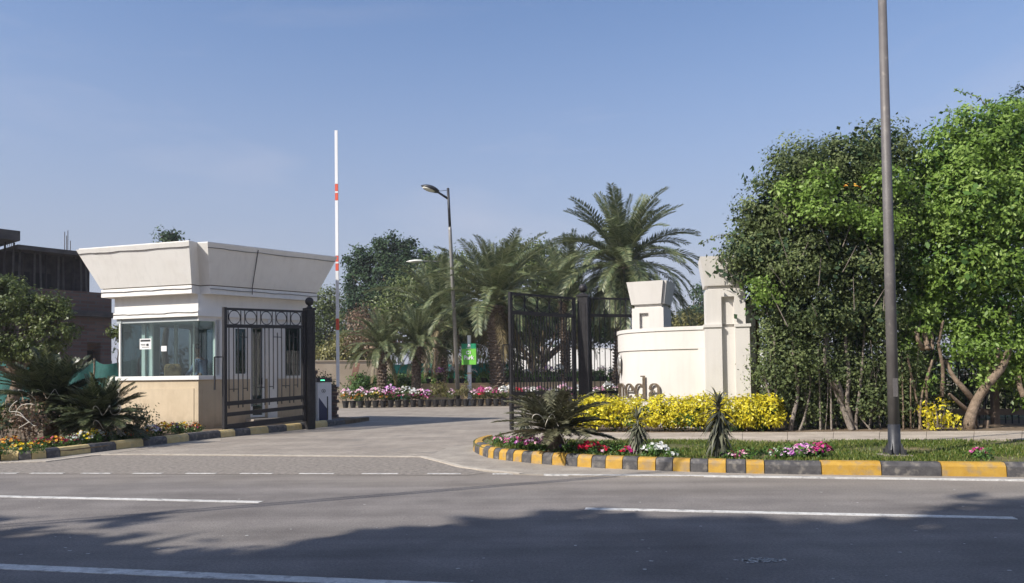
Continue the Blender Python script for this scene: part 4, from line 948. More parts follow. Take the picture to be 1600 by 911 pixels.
# ==================================================================== LAMPS
def lamp_head(root, p, dirv, L_, wd, mtop):
    """cobra head luminaire: p = socket end, dirv = unit direction"""
    d = Vector(dirv).normalized(); s_ = d.cross(Vector((0, 0, 1))).normalized(); up = s_.cross(d)
    mb = MB(); n = 12; rings = []
    for i in range(9):
        t = i/8; wr_ = wd*math.sin(math.pi*min(1, .12+t*.86))**.7/2; hr = wr_*.5
        rings.append([p+d*L_*t+s_*wr_*math.cos(2*math.pi*k/n)+up*max(hr*math.sin(2*math.pi*k/n), -hr*.25) for k in range(n)])
    vs = [v for r_ in rings for v in r_]; fs = [(i*n+k, i*n+(k+1) % n, (i+1)*n+(k+1) % n, (i+1)*n+k) for i in range(8) for k in range(n)]+[tuple(range(n)), tuple(range(8*n, 9*n))]
    mb.add(vs, fs); mb.build('luminaire', mtop, root, smooth=True)
    mb = MB(); c = p+d*L_*.55-up*wd*.07; mb.ball((0, 0, 0), 1, 12, 6); M3 = Matrix((d*L_*.36, s_*wd*.40, up*wd*.10)).transposed()
    mb.v = [tuple(c+M3@Vector(v)) for v in mb.v]; mb.build('lens', M['lens'], root, smooth=True)
# big post on the right verge
p = G(1398, 714, zg); pt = D(1378.5, 0, p.y)
lr = empty('street_lamp', (p.x, p.y, zg), 'tall grey steel lamp post standing on the right grass verge, its head above the photo', 'street lamp')
topp = p+(pt-p)*1.25
mb = MB(); mb.tube([p+Vector((0, 0, .28)), p.lerp(topp, .35), p.lerp(topp, .36), topp], [.082, .076, .074, .055], 20); mb.build('pole', M['pole'], lr, smooth=True)
mb = MB(); mb.tube([p, p+Vector((0, 0, .03)), p+Vector((0, 0, .5))], [.105, .092, .087], 20); mb.build('base_sleeve', M['poledark'], lr, smooth=True)
mb = MB(); mb.box((p.x, p.y, zg+.02), (.40, .34, .04)); mb.box((p.x, p.y, zg-.01), (.55, .45, .05)); mb.build('base_plate', M['concrete'], lr)
for a in range(4):
    an = a*math.pi/2+math.pi/4
    mb = MB(); q = p+Vector((math.cos(an)*.16, math.sin(an)*.15, .05)); mb.tube([q, q+Vector((0, 0, .07))], .018, 6); mb.build('bolt', M['poledark'], lr)
    q = p+Vector((math.cos(an), math.sin(an), 0))*.15; mb = MB(); mb.bar((p+Vector((math.cos(an), math.sin(an), 0))*.085).xy, (p+Vector((math.cos(an), math.sin(an), 0))*.17).xy, zg+.04, zg+.24, .012, zg+.04, zg+.06); mb.build('gusset', M['poledark'], lr)
mb = MB(); mb.tube([topp, topp+Vector((-.3, .1, .3)), topp+Vector((-1.2, .3, .55))], [.04, .035, .03], 8); mb.build('arm', M['pole'], lr)
lamp_head(lr, topp+Vector((-1.2, .3, .55)), (-1, .2, .15), .7, .3, M['poledark'])
mb = MB(); q = p.lerp(topp, .12)+Vector((0, -.079, 0)); mb.box(q, (.07, .01, .28)); mb.build('hatch', M['pole'], lr)
# lamp among the pots
p = G(716, 630, .0); Y0 = p.y; Y0 = 37.3; p = D(716.5, 634, Y0); p.z = 0; pt = D(700, 294, Y0)
l2 = empty('street_lamp', (p.x, p.y, 0), 'slender grey lamp post leaning slightly among the potted flowers', 'street lamp')
sh_ = p.lerp(pt, .82)
mb = MB(); mb.tube([p, p.lerp(sh_, .98), sh_], [.105, .085, .08], 12); mb.build('pole', M['polegrey'], l2, smooth=True)
mb = MB(); mb.tube([sh_, pt], [.07, .065], 12); mb.build('pole_top', M['poledark'], l2, smooth=True)
aj = D(701, 311, Y0); ae = D(683, 299.5, Y0-.1)
mb = MB(); mb.tube([aj, aj.lerp(ae, .5), ae], [.06, .055, .05], 8); mb.build('arm', M['poledark'], l2, smooth=True)
he = D(659, 290.5, Y0-.25); lamp_head(l2, ae+(ae-he)*.1, (he-ae), (he-ae).length*1.15, .72, M['poledark'])
mb = MB(); mb.rod(D(700, 297, Y0), D(684, 299, Y0-.1), .012); mb.build('stay', M['poledark'], l2)
# lamp far behind: pale head
Y3 = 52; hp_ = D(661, 408, Y3); pp = D(706, 409, Y3+.5)
l3 = empty('street_lamp', (pp.x, pp.y, 0), 'distant lamp with a pale shallow head among the trees', 'street lamp')
mb = MB(); mb.tube([(pp.x, pp.y, 0), (pp.x, pp.y, pp.z)], [.12, .07], 8); mb.build('pole', M['polegrey'], l3)
mb = MB(); mb.tube([pp, hp_], .04, 6); mb.build('arm', M['polegrey'], l3)
lamp_head(l3, hp_, (D(637, 409, Y3)-hp_), 1.15, .5, M['lens'])
# a second distant arm head low among the trees
Y4 = 58; a_ = D(692, 456, Y4); b_ = D(676, 456, Y4)
l4 = empty('street_lamp', (D(709, 456, Y4).x, Y4, 0), 'farthest small lamp head half hidden in the mid green trees', 'street lamp')
q = D(709, 456, Y4); mb = MB(); mb.tube([(q.x, q.y, 0), q], [.12, .07], 8); mb.build('pole', M['polegrey'], l4)
mb = MB(); mb.tube([q, a_], .04, 6); mb.build('arm', M['polegrey'], l4); lamp_head(l4, a_, (b_-a_), 1.0, .4, M['lens'])

# ==================================================================== VEGETATION
def Bl(px, py, Y, rx, rz, ry=None, wt=1):
    p = D(px, py, Y); k = Y/1200; return (p.x, p.y, p.z, rx*k, ry if ry else min(rx, rz)*k, rz*k, wt)
# ---- fronds
def frond_mesh(name, L_, e0, bend, nl, ll, lw, seed, vee=.35, fwd=.55, lm='palm', droop=0, rach=.02, side=1.0, taper=.75):
    rng = np.random.default_rng(seed); n = 14; pts = [np.zeros(3)]; a = e0; tg = []
    for i in range(n):
        a = e0-bend*((i+.5)/n)**1.4; t = np.array([math.cos(a), 0, math.sin(a)]); tg.append(t); pts.append(pts[-1]+t*L_/n)
    pts = np.array(pts); tg.append(tg[-1]); tg = np.array(tg)
    V = []; F = []; var = []
    # rachis: three-sided
    for i in range(n+1):
        up = np.array([-tg[i][2], 0, tg[i][0]]); r_ = rach*(1-.85*i/n)
        V += [pts[i]+np.array([0, r_, 0]), pts[i]-np.array([0, r_, 0]), pts[i]-up*r_*1.2, pts[i]+up*r_*.3]
    for i in range(n):
        for c in range(4): F.append((i*4+c, i*4+(c+1) % 4, (i+1)*4+(c+1) % 4, (i+1)*4+c))
    order = [0, 3, 1, 2]
    var += [.8]*len(V)
    b = len(V)
    for j in range(nl):
        t = .12+.88*(j+.5)/nl; x = t*n; i = min(int(x), n-1); p = pts[i]*(1-(x-i))+pts[i+1]*(x-i); T_ = tg[i]; up = np.array([-T_[2], 0, T_[0]])
        prof = math.sin(math.pi*min(1, .18+t*taper))**.6
        for s_ in (-1, 1):
            d = T_*(fwd+.35*t)+np.array([0, s_*side, 0])+up*vee+rng.normal(size=3)*.11; d[2] -= droop; d /= np.linalg.norm(d)
            l = ll*prof*(.85+.3*rng.random()); w_ = lw; q = np.cross(d, T_); q = np.cross(q, d); q /= np.linalg.norm(q)+1e-9
            tip = p+d*l+np.array([0, 0, -l*.12]); k = len(V)
            V += [p, p+d*l*.4+q*w_/2, tip, p+d*l*.4-q*w_/2]; F.append((k, k+1, k+2, k+3)); c_ = rng.random(); var += [c_]*4
    return npmesh(name, np.array(V), np.array(F), np.array(var), [LF[lm]])
def palm(base, crown_z, label, fr, R_, trunk_r, seed, lean=(0, 0), nfr=44, group=None, maxl=6, front=7, dry=6, base_flare=1.25):
    root = empty('date_palm', base, label, 'palm tree', group); rr = random.Random(seed)
    cx_, cy_ = base[0]+lean[0], base[1]+lean[1]
    # trunk with leaf-base bosses
    mb = MB(); h = crown_z-base[2]; nz_ = max(8, int(h/.16)); n = 12
    f = lambda t: (base[0]+lean[0]*t, base[1]+lean[1]*t, base[2]+h*t)
    rad = lambda t: trunk_r*(base_flare-(base_flare-1)*min(1, t*4))*(1+.25*max(0, t-.8)*5)
    mb.tube([f(i/8) for i in range(9)], [rad(i/8)*.86 for i in range(9)], 10)
    for i in range(nz_):
        t = (i+.5)/nz_; c = f(t); r_ = rad(t)
        for k in range(9):
            a = 2*math.pi*(k+(i % 2)*.5)/9+rr.uniform(-.08, .08); ca, sa_ = math.cos(a), math.sin(a); w_ = r_*.30
            o_ = r_*(1.10+rr.uniform(0, .14)); z_ = c[2]; hh = h/nz_*.75
            T1 = (-sa_, ca)
            P = [(c[0]+ca*r_*.8+T1[0]*w_*q, c[1]+sa_*r_*.8+T1[1]*w_*q, z_-hh*.5) for q in (-1, 1)]
            tp_ = [(c[0]+ca*o_+T1[0]*w_*.55*q, c[1]+sa_*o_+T1[1]*w_*.55*q, z_+hh*.45) for q in (-1, 1)]
            ib = [(c[0]+ca*r_*.8+T1[0]*w_*q*.6, c[1]+sa_*r_*.8+T1[1]*w_*q*.6, z_+hh*.75) for q in (-1, 1)]
            mb.add(P+tp_+ib, [(0, 1, 3, 2), (2, 3, 5, 4), (0, 2, 4), (1, 5, 3)])
    mb.build('trunk', M['palmbark'], root)
    c = Vector(f(1))-Vector(base)
    key = (fr, round(R_, 1))
    if key not in FM:
        FM[key] = []
        for e_, b_, dr_ in ((82, 25, 0), (66, 50, 0), (48, 70, .05), (28, 80, .1), (8, 80, .2), (-18, 62, .3), (-42, 40, .4)):
            FM[key].append([frond_mesh('frond', R_, R(e_), R(b_), 78, R_*.135, R_*.0115, seed*10+s_, lm='palm', droop=dr_, rach=R_*.008) for s_ in range(2)])
        FM[key].append([frond_mesh('frond', R_*.85, R(-50), R(30), 40, R_*.12, R_*.011, 77, lm='palmdry', droop=.6, rach=R_*.008)])
    for i in range(nfr):
        t = i/(nfr-1); lvl = min(6, int(t*(maxl+1)*.999)); yaw = i*2.39996+rr.uniform(-.25, .25)
        if lvl >= front and (math.sin(yaw) < -.15 or (seed == 3 and math.cos(yaw) < -.1 and math.sin(yaw) < .35 and lvl >= 3)): continue
        o = link('frond', rr.choice(FM[key][lvl]), root); o.location = c+Vector((math.cos(yaw), math.sin(yaw), 0))*trunk_r*.35+Vector((0, 0, .25*(1-t)))
        o.rotation_euler = (rr.uniform(-.25, .25), 0, yaw); k = (.85+.3*rr.random())*(.82 if lvl == 0 else 1); o.scale = (k, k, k)
    for i in range(dry):
        yaw = i*2.39996+(.2 if seed == 3 else 1)
        if seed == 3 and math.cos(yaw) < -.2 and math.sin(yaw) < .3: continue
        o = link('frond', FM[key][7][0], root); o.location = c+Vector((math.cos(yaw), math.sin(yaw), 0))*trunk_r*.4; o.rotation_euler = (0, 0, yaw)
        o.scale = (.8+.3*rr.random(),)*3; o['label'] = 'dry brown frond'
    return root
FM = {}
gp = 'date palms beyond the gate'
def pb(px, Y): q = D(px, 600, Y); return (q.x, q.y, 0)
b_ = pb(597, 38.3); palm(b_, D(597, 548, 38.3).z, 'leftmost and shortest date palm in the green bush, over the pots', 'a', 2.1, .25, 1, (0, 0), 58, gp, dry=5, maxl=4)
b_ = pb(649, 38.4); palm(b_, D(650, 540, 38.4).z, 'small date palm just left of the leaning lamp post', 'a', 2.3, .25, 2, (.1, 0), 60, gp, dry=5, maxl=4)
b_ = pb(779, 38.6); palm(b_, D(775, 478, 38.6).z, 'thick date palm beside the green park sign', 'b', 4.0, .40, 3, (-.15, 0), 104, gp, dry=9, front=5)
b_ = pb(966, 40); palm(b_, D(977, 418, 40).z, 'tallest date palm, rising behind the short pillar', 'c', 4.4, .34, 4, (.35, .2), 120, gp, dry=3)
b_ = pb(884, 44); palm(b_, D(878, 470, 44).z, 'date palm behind the open right gate leaf', 'b', 4.3, .3, 5, (0, 0), 42, gp, dry=3, maxl=4)
b_ = pb(690, 43); palm(b_, D(688, 500, 43).z, 'date palm partly hidden behind the leaning lamp post', 'b', 4.3, .3, 6, (0, 0), 38, gp, dry=5, maxl=4)

# ---- sago palms
def sago(base, ch, label, L_, nfr, seed, lm='sago', elevs=((85, 18), (68, 34), (50, 42), (30, 42), (8, 34), (-14, 22)), trunk_r=.13, wires=2, tilt=None):
    root = empty('sago_palm', base, label, 'sago palm', 'sago palms in the flower beds'); rr = random.Random(seed)
    mb = MB(); mb.lathe(base, [(trunk_r*1.1, -.03), (trunk_r*1.25, ch*.3), (trunk_r, ch*.8), (trunk_r*.6, ch)], 12)
    for i in range(int(ch/.05)):
        for k in range(10):
            a = 2*math.pi*(k+.5*(i % 2))/10; r_ = trunk_r*1.12; z_ = base[2]+.05*i+.02; x_, y_ = base[0]+math.cos(a)*r_, base[1]+math.sin(a)*r_
            mb.add([(x_-math.sin(a)*.03, y_+math.cos(a)*.03, z_-.02), (x_+math.sin(a)*.03, y_-math.cos(a)*.03, z_-.02), (x_+math.cos(a)*.04, y_+math.sin(a)*.04, z_+.045)], [(0, 1, 2)])
    mb.build('trunk', M['palmbark'], root)
    key = ('s', round(L_, 2), lm)
    if key not in FM:
        FM[key] = [[frond_mesh('frond', L_, R(e_), R(b__), 50, L_*.20, L_*.024, seed*7+s_, lm=lm, vee=.25, fwd=.7, rach=L_*.010) for s_ in range(2)] for e_, b__ in elevs]
    c = Vector((0, 0, ch))
    for i in range(nfr):
        t = i/(nfr-1); lvl = min(len(elevs)-1, int(t*len(elevs)*.999)); yaw = i*2.39996+rr.uniform(-.3, .3)
        o = link('frond', rr.choice(FM[key][lvl]), root); o.location = c+Vector((math.cos(yaw), math.sin(yaw), 0))*trunk_r*.4; o.rotation_euler = (rr.uniform(-.3, .3), rr.uniform(-.1, .1), yaw); k = .8+.35*rr.random(); o.scale = (k, k, k)
    wr = empty('string_light', (base[0], base[1]-.2, base[2]+ch), 'white string light cable looped over the '+label.split(',')[0].replace('sago palm', 'sago fronds'), 'cable') if wires else None
    for j in range(wires):
        pts = []; a0 = rr.uniform(3.4, 5.8); r0 = L_*.55
        for i in range(22):
            a = a0+(i/21-.5)*(1.3+.4*j); r_ = r0*(1+.22*math.sin(i*.9+j)); pts.append((base[0]+math.cos(a)*r_, base[1]+math.sin(a)*r_, base[2]+ch+L_*(.22-.33*j)+.11*math.sin(i*.8+j*2)))
        pts = [Vector(p_) for p_ in pts]
        mb = MB(); mb.tube(smooth_path(pts, 1), .007, 5); mb.build('cable', M['wire'], wr, smooth=True)
    return root
q = G(158, 690, .13); sago((q.x, q.y, .13), .50, 'sago palm with upright fronds, nearest the booth wall', .92, 120, 11)
q = G(48, 694, .13); sago((q.x-.1, q.y+.9, .13), .80, 'wide sago palm, leftmost in the left bed', 1.2, 125, 12)
q = G(868, 706, zg); sago((q.x, q.y+.05, zg), .36, 'straggly sago palm, right of the driveway, over lilac petunias', .92, 62, 13, elevs=((66, 50), (50, 50), (34, 42), (18, 30), (2, 20)), wires=2, lm='sagodusty')

# ---- spiky plants: every blade a part
def blade_mesh(l, w_, bend, seed):
    n = 5; V = []; F = []; p = np.zeros(3); a = 0
    for i in range(n+1):
        t = i/n; ww = w_*(1-t**1.6)*(.75+.5*math.sin(math.pi*min(1, t*1.4)))/2+.0008
        V += [p+np.array([0, ww, .25*ww]), p+np.array([0, 0, 0]), p+np.array([0, -ww, .25*ww])]; a = -bend*t; p = p+np.array([math.cos(a), 0, math.sin(a)])*l/n
    for i in range(n):
        for c in (0, 1): F.append((i*3+c, i*3+c+1, (i+1)*3+c+1, (i+1)*3+c))
    rng = np.random.default_rng(seed); v_ = np.full(len(V), rng.random())
    return npmesh('blade', np.array(V), np.array(F), v_, [LF['agave']])
BLM = [blade_mesh(.27, .036, b, i) for i, b in enumerate((.5, .8, 1.0, 1.3, .7, 1.1))]
def spiky(base, h, label, nb, seed, sc_=1.0):
    root = empty('spiky_plant', base, label, 'spiky plant', 'spiky leaved plants in the flower bed'); rr = random.Random(seed)
    mb = MB(); mb.tube([base, (base[0], base[1], base[2]+h*.8)], [.03, .018], 7); mb.build('stem', M['barkgrey'], root)
    for i in range(nb):
        t = (i/nb)**.9; yaw = i*2.39996; z_ = .05+(h-.12*sc_)*t*.93; e_ = (R(-60+58*t) if t < .82 else R(-10+95*(t-.82)/.18))+rr.uniform(-.25, .25)
        k = 1.25*sc_*(1.12-.3*t)*rr.uniform(.75, 1.15); o = link('blade', rr.choice(BLM), root); o.location = (math.cos(yaw)*.015, math.sin(yaw)*.015, z_); o.rotation_euler = (0, -e_, yaw); o.scale = (k, k, k)
for px, py, top, lab, nb, k in ((997, 712, 640, 'short spiky plant between the red and white flowers', 120, 1.0), (1124, 715, 612, 'tall spiky plant in front of the yellow hedge', 170, 1.15), (818, 692, 640, 'dusty spiky plant beside the right gate leaf', 90, 1.1)):
    q = G(px, py, zg); hh = D(px, top, q.y).z-zg; spiky((q.x, q.y, zg), hh, lab, nb, int(px), k)

# ---- flowers
def blossom_arrays(P, Nn, r, rng, petals=5):
    n = len(P); k = petals*2; rnd = rng.normal(size=(n, 3)); A = np.cross(Nn, rnd); A /= np.linalg.norm(A, axis=1)[:, None]+1e-9; B = np.cross(Nn, A)
    V = np.zeros((n, k+1, 3)); V[:, 0] = P-Nn*r[:, None]*.35
    for j in range(k):
        a = 2*math.pi*j/k; rad = r*(1 if j % 2 == 0 else .74); V[:, j+1] = P+A*(math.cos(a)*rad)[:, None]+B*(math.sin(a)*rad)[:, None]
    V = V.reshape(-1, 3); base_ = np.arange(n)[:, None]*(k+1)
    F = np.concatenate([np.stack([base_[:, 0], base_[:, 0]+1+j, base_[:, 0]+1+(j+1) % k], 1) for j in range(k)])
    return V, F, k+1
def flowers(name, colr, parent, c, rx, ry, h, nb, r, seed, low=.25):
    rng = np.random.default_rng(seed); a = rng.random(nb)*2*math.pi; q = np.sqrt(rng.random(nb)); X_ = np.cos(a)*q*rx; Y_ = np.sin(a)*q*ry
    Z_ = h*(low+(1-low)*np.sqrt(np.clip(1-q*q*.85, 0, 1)))*(.8+.3*rng.random(nb))
    P = np.stack([X_, Y_, Z_], 1)+np.array(c); Nn = np.stack([X_/rx*.7, Y_/ry*.7-.35, np.full(nb, .8)], 1)+rng.normal(size=(nb, 3))*.3; Nn /= np.linalg.norm(Nn, axis=1)[:, None]
    rr_ = r*(.7+.5*rng.random(nb)); V, F, k = blossom_arrays(P, Nn, rr_, rng); V = V-np.array(gloc(parent) if parent is not None else (0, 0, 0))
    me = npmesh(name, V, F, np.repeat(rng.random(nb), k), [LF['petal_'+colr] if 'petal_'+colr in LF else LF[colr]]); o = link(name, me, parent); o['kind'] = 'stuff'; return o
def clump(px, py, wpx, hpx, cols, lab, z, seed, bs=.03, nb=60, lm='hedge', gr='flowers in the right bed', cat='flowers', nm='petunia_plant'):
    q = G(px, py, z); k = q.y/1200; rx = wpx*k/2; h = hpx*k; ry = min(max(.16, rx*.7), .38)
    root = empty(nm, (q.x, q.y+.1, z), lab, cat, gr); c = (q.x, q.y+.1+ry*.4, z)
    foliage('foliage', lm, root, [(c[0], c[1], z+h*.35, rx*.95, ry, h*.42)], int(240+900*rx), .05, .028, .07, .5, seed, zmin=z)
    for i, cl in enumerate(cols): flowers('blossom', cl, root, c, rx, ry, h*.92, nb//len(cols), bs, seed*5+i)
    return root
RB = [(778, 694, 26, 12, ['pink'], 'low leafy plant with a few pink blooms at the kerb nose', 14), (800, 699, 30, 16, ['magenta', 'lilac'], 'small magenta petunia plant, leftmost under the sago', 30),
      (828, 705, 44, 24, ['lilac', 'magenta'], 'lilac petunia plant in front of the sago trunk', 60), (856, 707, 40, 26, ['lilac', 'pink'], 'second lilac petunia plant left of the sago trunk', 55), (888, 709, 26, 18, ['wine', 'purple'], 'dark purple leafy plant, right of the sago trunk', 20),
      (924, 712, 42, 22, ['red'], 'larger bright red petunia plant', 75), (946, 712, 22, 14, ['red', 'pink'], 'sparse red flowers right of the larger red plant', 12), (984, 714, 34, 16, ['red', 'magenta'], 'smaller red petunia plant left of the white one', 40),
      (1027, 715, 46, 24, ['white'], 'white petunia plant right of the short spiky plant', 60), (1052, 717, 22, 11, ['white'], 'very small white petunia sprig', 8), (1150, 718, 22, 12, ['pink', 'wine'], 'pale pink petunia touching the tall spiky plant', 14), (1166, 718, 24, 13, ['pink'], 'little pink petunia with four blooms', 12),
      (1215, 717, 24, 14, ['wine', 'white'], 'wine red and white petunia left of the lilac clump', 18), (1236, 718, 24, 18, ['lilac'], 'pale lilac petunia at the left of the pink clump', 30), (1262, 718, 44, 24, ['pink', 'lilac'], 'broad pink and lilac petunia plant', 70), (1290, 718, 40, 26, ['magenta', 'wine'], 'magenta and crimson petunia plant, right of the pink clump', 60), (1540, 719, 22, 18, ['wine', 'magenta'], 'lone wine red petunia, right of the lamp post', 24)]
for i, (px, py, wp_, hp2, cs, lab, nb) in enumerate(RB): clump(px, py, wp_, hp2, cs, lab, zg, 50+i, .034, nb)
LBd = [(28, 712, 46, 16, ['orange', 'yellowf'], 'yellow pansies at the far left of the kerb', 26), (-30, 716, 50, 18, ['orange'], 'orange pansies at the left edge', 30), (8, 703, 36, 18, ['orange'], 'orange pansies behind the yellow ones', 20), (58, 706, 34, 18, ['orange', 'wine'], 'rust orange pansies, left half of the bed', 34), (82, 704, 30, 18, ['orange', 'wine'], 'orange and wine pansies under the wide sago', 34), (106, 701, 28, 18, ['wine', 'white'], 'wine and cream pansies between the sagos', 26),
       (124, 699, 30, 22, ['white', 'yellowf'], 'mixed white and yellow pansies', 38), (142, 697, 30, 24, ['yellowf', 'white'], 'bright yellow pansies with white ones', 40), (160, 694, 24, 18, ['white', 'orange'], 'cream and orange pansies before the upright sago', 24), (176, 693, 26, 18, ['white'], 'white pansies before the upright sago trunk', 34), (198, 690, 30, 14, ['orange', 'wine'], 'low russet pansies behind the leafy shrub', 14),
       (216, 688, 26, 14, ['orange'], 'low russet pansies near the leafy shrub', 12), (232, 686, 26, 20, ['purple', 'white'], 'purple and white pansies under the booth wall', 34), (250, 684, 28, 20, ['yellowf', 'orange'], 'golden pansies below the booth wall', 40), (268, 682, 24, 18, ['purple', 'orange'], 'purple pansies mixed with orange', 26), (282, 681, 24, 18, ['yellowf', 'wine'], 'yellow pansies near the booth corner', 26), (300, 679, 24, 15, ['orange', 'wine'], 'last rust coloured pansies at the booth corner', 24)]
for i, (px, py, wp_, hp2, cs, lab, nb) in enumerate(LBd): clump(px, py-3, wp_, hp2*1.05, cs, lab, .13, 90+i, .032, int(nb*1.5), gr='pansies in the left bed', nm='pansy_plant')
# leafy shrubs of the left bed
def shrub(px, py, Y, w_, h_, lm, lab, n, seed, z=.13, nm='leafy_shrub', l=.07, gr=None, stems=8, ww=.04):
    q = D(px, 600, Y); k = Y/1200; root = empty(nm, (q.x, q.y, z), lab, 'shrub', gr); zc = z+h_*k*.55
    foliage('foliage', lm, root, [(q.x, q.y, zc, w_*k/2, w_*k/2.2, h_*k*.45), (q.x+.1, q.y, zc*1.1, w_*k/3, w_*k/3, h_*k*.4)], n, l, ww, .12, .7, seed, zmin=z)
    rr = random.Random(seed); mb = MB()
    for i in range(stems): limb(mb, (q.x+rr.uniform(-.05, .05), q.y, z-.02), (q.x+rr.uniform(-.4, .4)*w_*k, q.y+rr.uniform(-.3, .3)*w_*k, z+h_*k*rr.uniform(.6, .95)), .012, .004, rr, .05, 4, 4)
    mb.build('stem', M['barkgrey'], root); return root
shrub(104, 0, 17.0, 50, 62, 'shrub', 'pale leafy shrub between the two left sagos', 700, 21, l=.08)
shrub(215, 0, 18.4, 44, 55, 'shrub', 'thin leafy shrub with reddish tips against the booth plinth', 500, 22)
shrub(46, 0, 15.9, 56, 80, 'drybush', 'dry brown bush with loops of white cable at the left', 850, 23, l=.06)
shrub(4, 0, 16.8, 50, 78, 'mid', 'green shrub at the left edge of the photo', 900, 24, l=.07)
shrub(84, 0, 18.3, 60, 60, 'hedge', 'dark low shrub behind the dry bush', 900, 25)
shrub(135, 0, 18.4, 50, 50, 'hedge', 'dark low shrub behind the upright sago', 700, 26)
q = D(46, 600, 15.7)
wr = empty('string_light', (q.x, q.y, .9), 'tangle of white cable hanging on the dry brown bush', 'cable'); rr = random.Random(8)
for j in range(2):
    pts = [Vector((q.x+.22*math.sin(i*.55+j)+rr.uniform(-.03, .03)+.09*j, q.y-.3+.03*j, .55+.045*i+.05*math.sin(i*1.3+j*2))) for i in range(12)]; mb = MB(); mb.tube(smooth_path(pts, 1), .007, 5); mb.build('cable', M['wire'], wr, smooth=True)

# ---- the yellow hedge
hp_l, hp_r = G(918, 676, zg), G(1208, 676, zg)
hd = empty('yellow_hedge', ((hp_l.x+hp_r.x)/2, hp_l.y+.4, zg), 'long low hedge of bright yellow leaves below the sign wall letters', 'hedge')
hb_ = []
for i in range(13):
    t = i/12; q = hp_l.lerp(hp_r, t); hb_.append((q.x, q.y+.42, zg+.44, .32, .42, .40+.03*math.sin(i*1.7)))
foliage('foliage', 'yellow', hd, [(b[0], b[1], b[2]-.03, b[3], b[4], b[5]-.02) for b in hb_], 22000, .08, .036, .06, .16, 31, clumps=1100, zmin=zg+.12)
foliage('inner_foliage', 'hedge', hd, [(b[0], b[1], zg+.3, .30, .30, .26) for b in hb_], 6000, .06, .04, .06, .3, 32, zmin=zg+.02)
mb = MB(); rr = random.Random(4)
for i in range(60):
    q = hp_l.lerp(hp_r, rr.random()); a = (q.x, q.y+.4+rr.uniform(-.2, .2), zg); mb.rod(a, (a[0]+rr.uniform(-.15, .15), a[1]+rr.uniform(-.25, .1), zg+.5), .008, .004, 4)
mb.build('stem', M['barkgrey'], hd)
root = shrub(1466, 0, 16.6, 46, 50, 'yellow', 'small round yellow leaved shrub beside the forked trunk', 420, 33, z=zg, nm='yellow_shrub', l=.09, ww=.05)

# ---- big trees on the right
def poly_stem(mb, pts, r0, r1, Y, n=7):
    P = []
    for i, (a, b) in enumerate(pts): q = D(a, b, Y+.12*math.sin(i*2.1+pts[0][0])); P.append(q)
    P[0].z = min(P[0].z, zg) if pts[0][1] > 655 else P[0].z
    P = smooth_path(P, 2); mb.tube(P, [r0+(r1-r0)*i/(len(P)-1) for i in range(len(P))], n)
Yt = 17.4
z2 = lambda a, b: (1170+a/3.795, 440+b/3.795)
z5 = lambda a, b: (1380+a/3.504, 420+b/3.504)
q = G(1335, 672, zg)
dt = empty('climber_covered_tree', (q.x, q.y, zg), 'dark dusty leaved tree overgrown with climber, beside the tall pillar', 'tree')
db = [Bl(1250, 268, Yt, 52, 52), Bl(1312, 262, Yt, 55, 48), Bl(1376, 240, Yt+.4, 48, 46), Bl(1205, 330, Yt, 55, 50), Bl(1290, 330, Yt-.2, 70, 60), Bl(1370, 320, Yt, 60, 60), Bl(1180, 400, Yt, 52, 42), Bl(1255, 410, Yt-.3, 75, 55), Bl(1350, 410, Yt-.2, 70, 60), Bl(1205, 455, Yt+.2, 34, 42), Bl(1270, 485, Yt-.1, 70, 50), Bl(1355, 490, Yt, 60, 50), Bl(1228, 520, Yt+.2, 40, 44), Bl(1300, 560, Yt+.4, 60, 30, wt=.4), Bl(1380, 560, Yt+.3, 40, 40, wt=.4),
      Bl(1176, 385, Yt, 30, 30), Bl(1172, 368, Yt, 34, 12, wt=.6)]
foliage('crown', 'darkcl', dt, db, 66000, .085, .042, .13, .55, 41, clumps=1500, droop=.35)
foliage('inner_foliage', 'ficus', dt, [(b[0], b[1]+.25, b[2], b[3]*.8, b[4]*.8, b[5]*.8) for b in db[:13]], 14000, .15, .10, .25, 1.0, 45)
foliage('crown', 'bright', dt, [Bl(1300, 330, Yt-1.0, 70, 20), Bl(1275, 292, Yt-.9, 30, 30), Bl(1370, 350, Yt-1, 40, 26), Bl(1385, 290, Yt-.8, 30, 26), Bl(1190, 455, Yt-.7, 14, 34), Bl(1240, 300, Yt-.8, 30, 20)], 5500, .085, .055, .15, .6, 42, clumps=130)['label'] = 'bright green young leaves'
foliage('crown', 'darkcl', dt, [Bl(1235, 560, Yt-.1, 50, 40), Bl(1320, 575, Yt-.1, 60, 34), Bl(1395, 570, Yt, 40, 34), Bl(1215, 600, Yt+.1, 36, 60), Bl(1270, 620, Yt+.3, 40, 50), Bl(1345, 620, Yt+.2, 50, 50), Bl(1405, 610, Yt+.3, 36, 55), Bl(1440, 620, Yt+.5, 36, 45)], 26000, .08, .042, .17, .8, 43, clumps=700, zmin=zg)['label'] = 'sparse dusty lower leaves'
mb = MB()
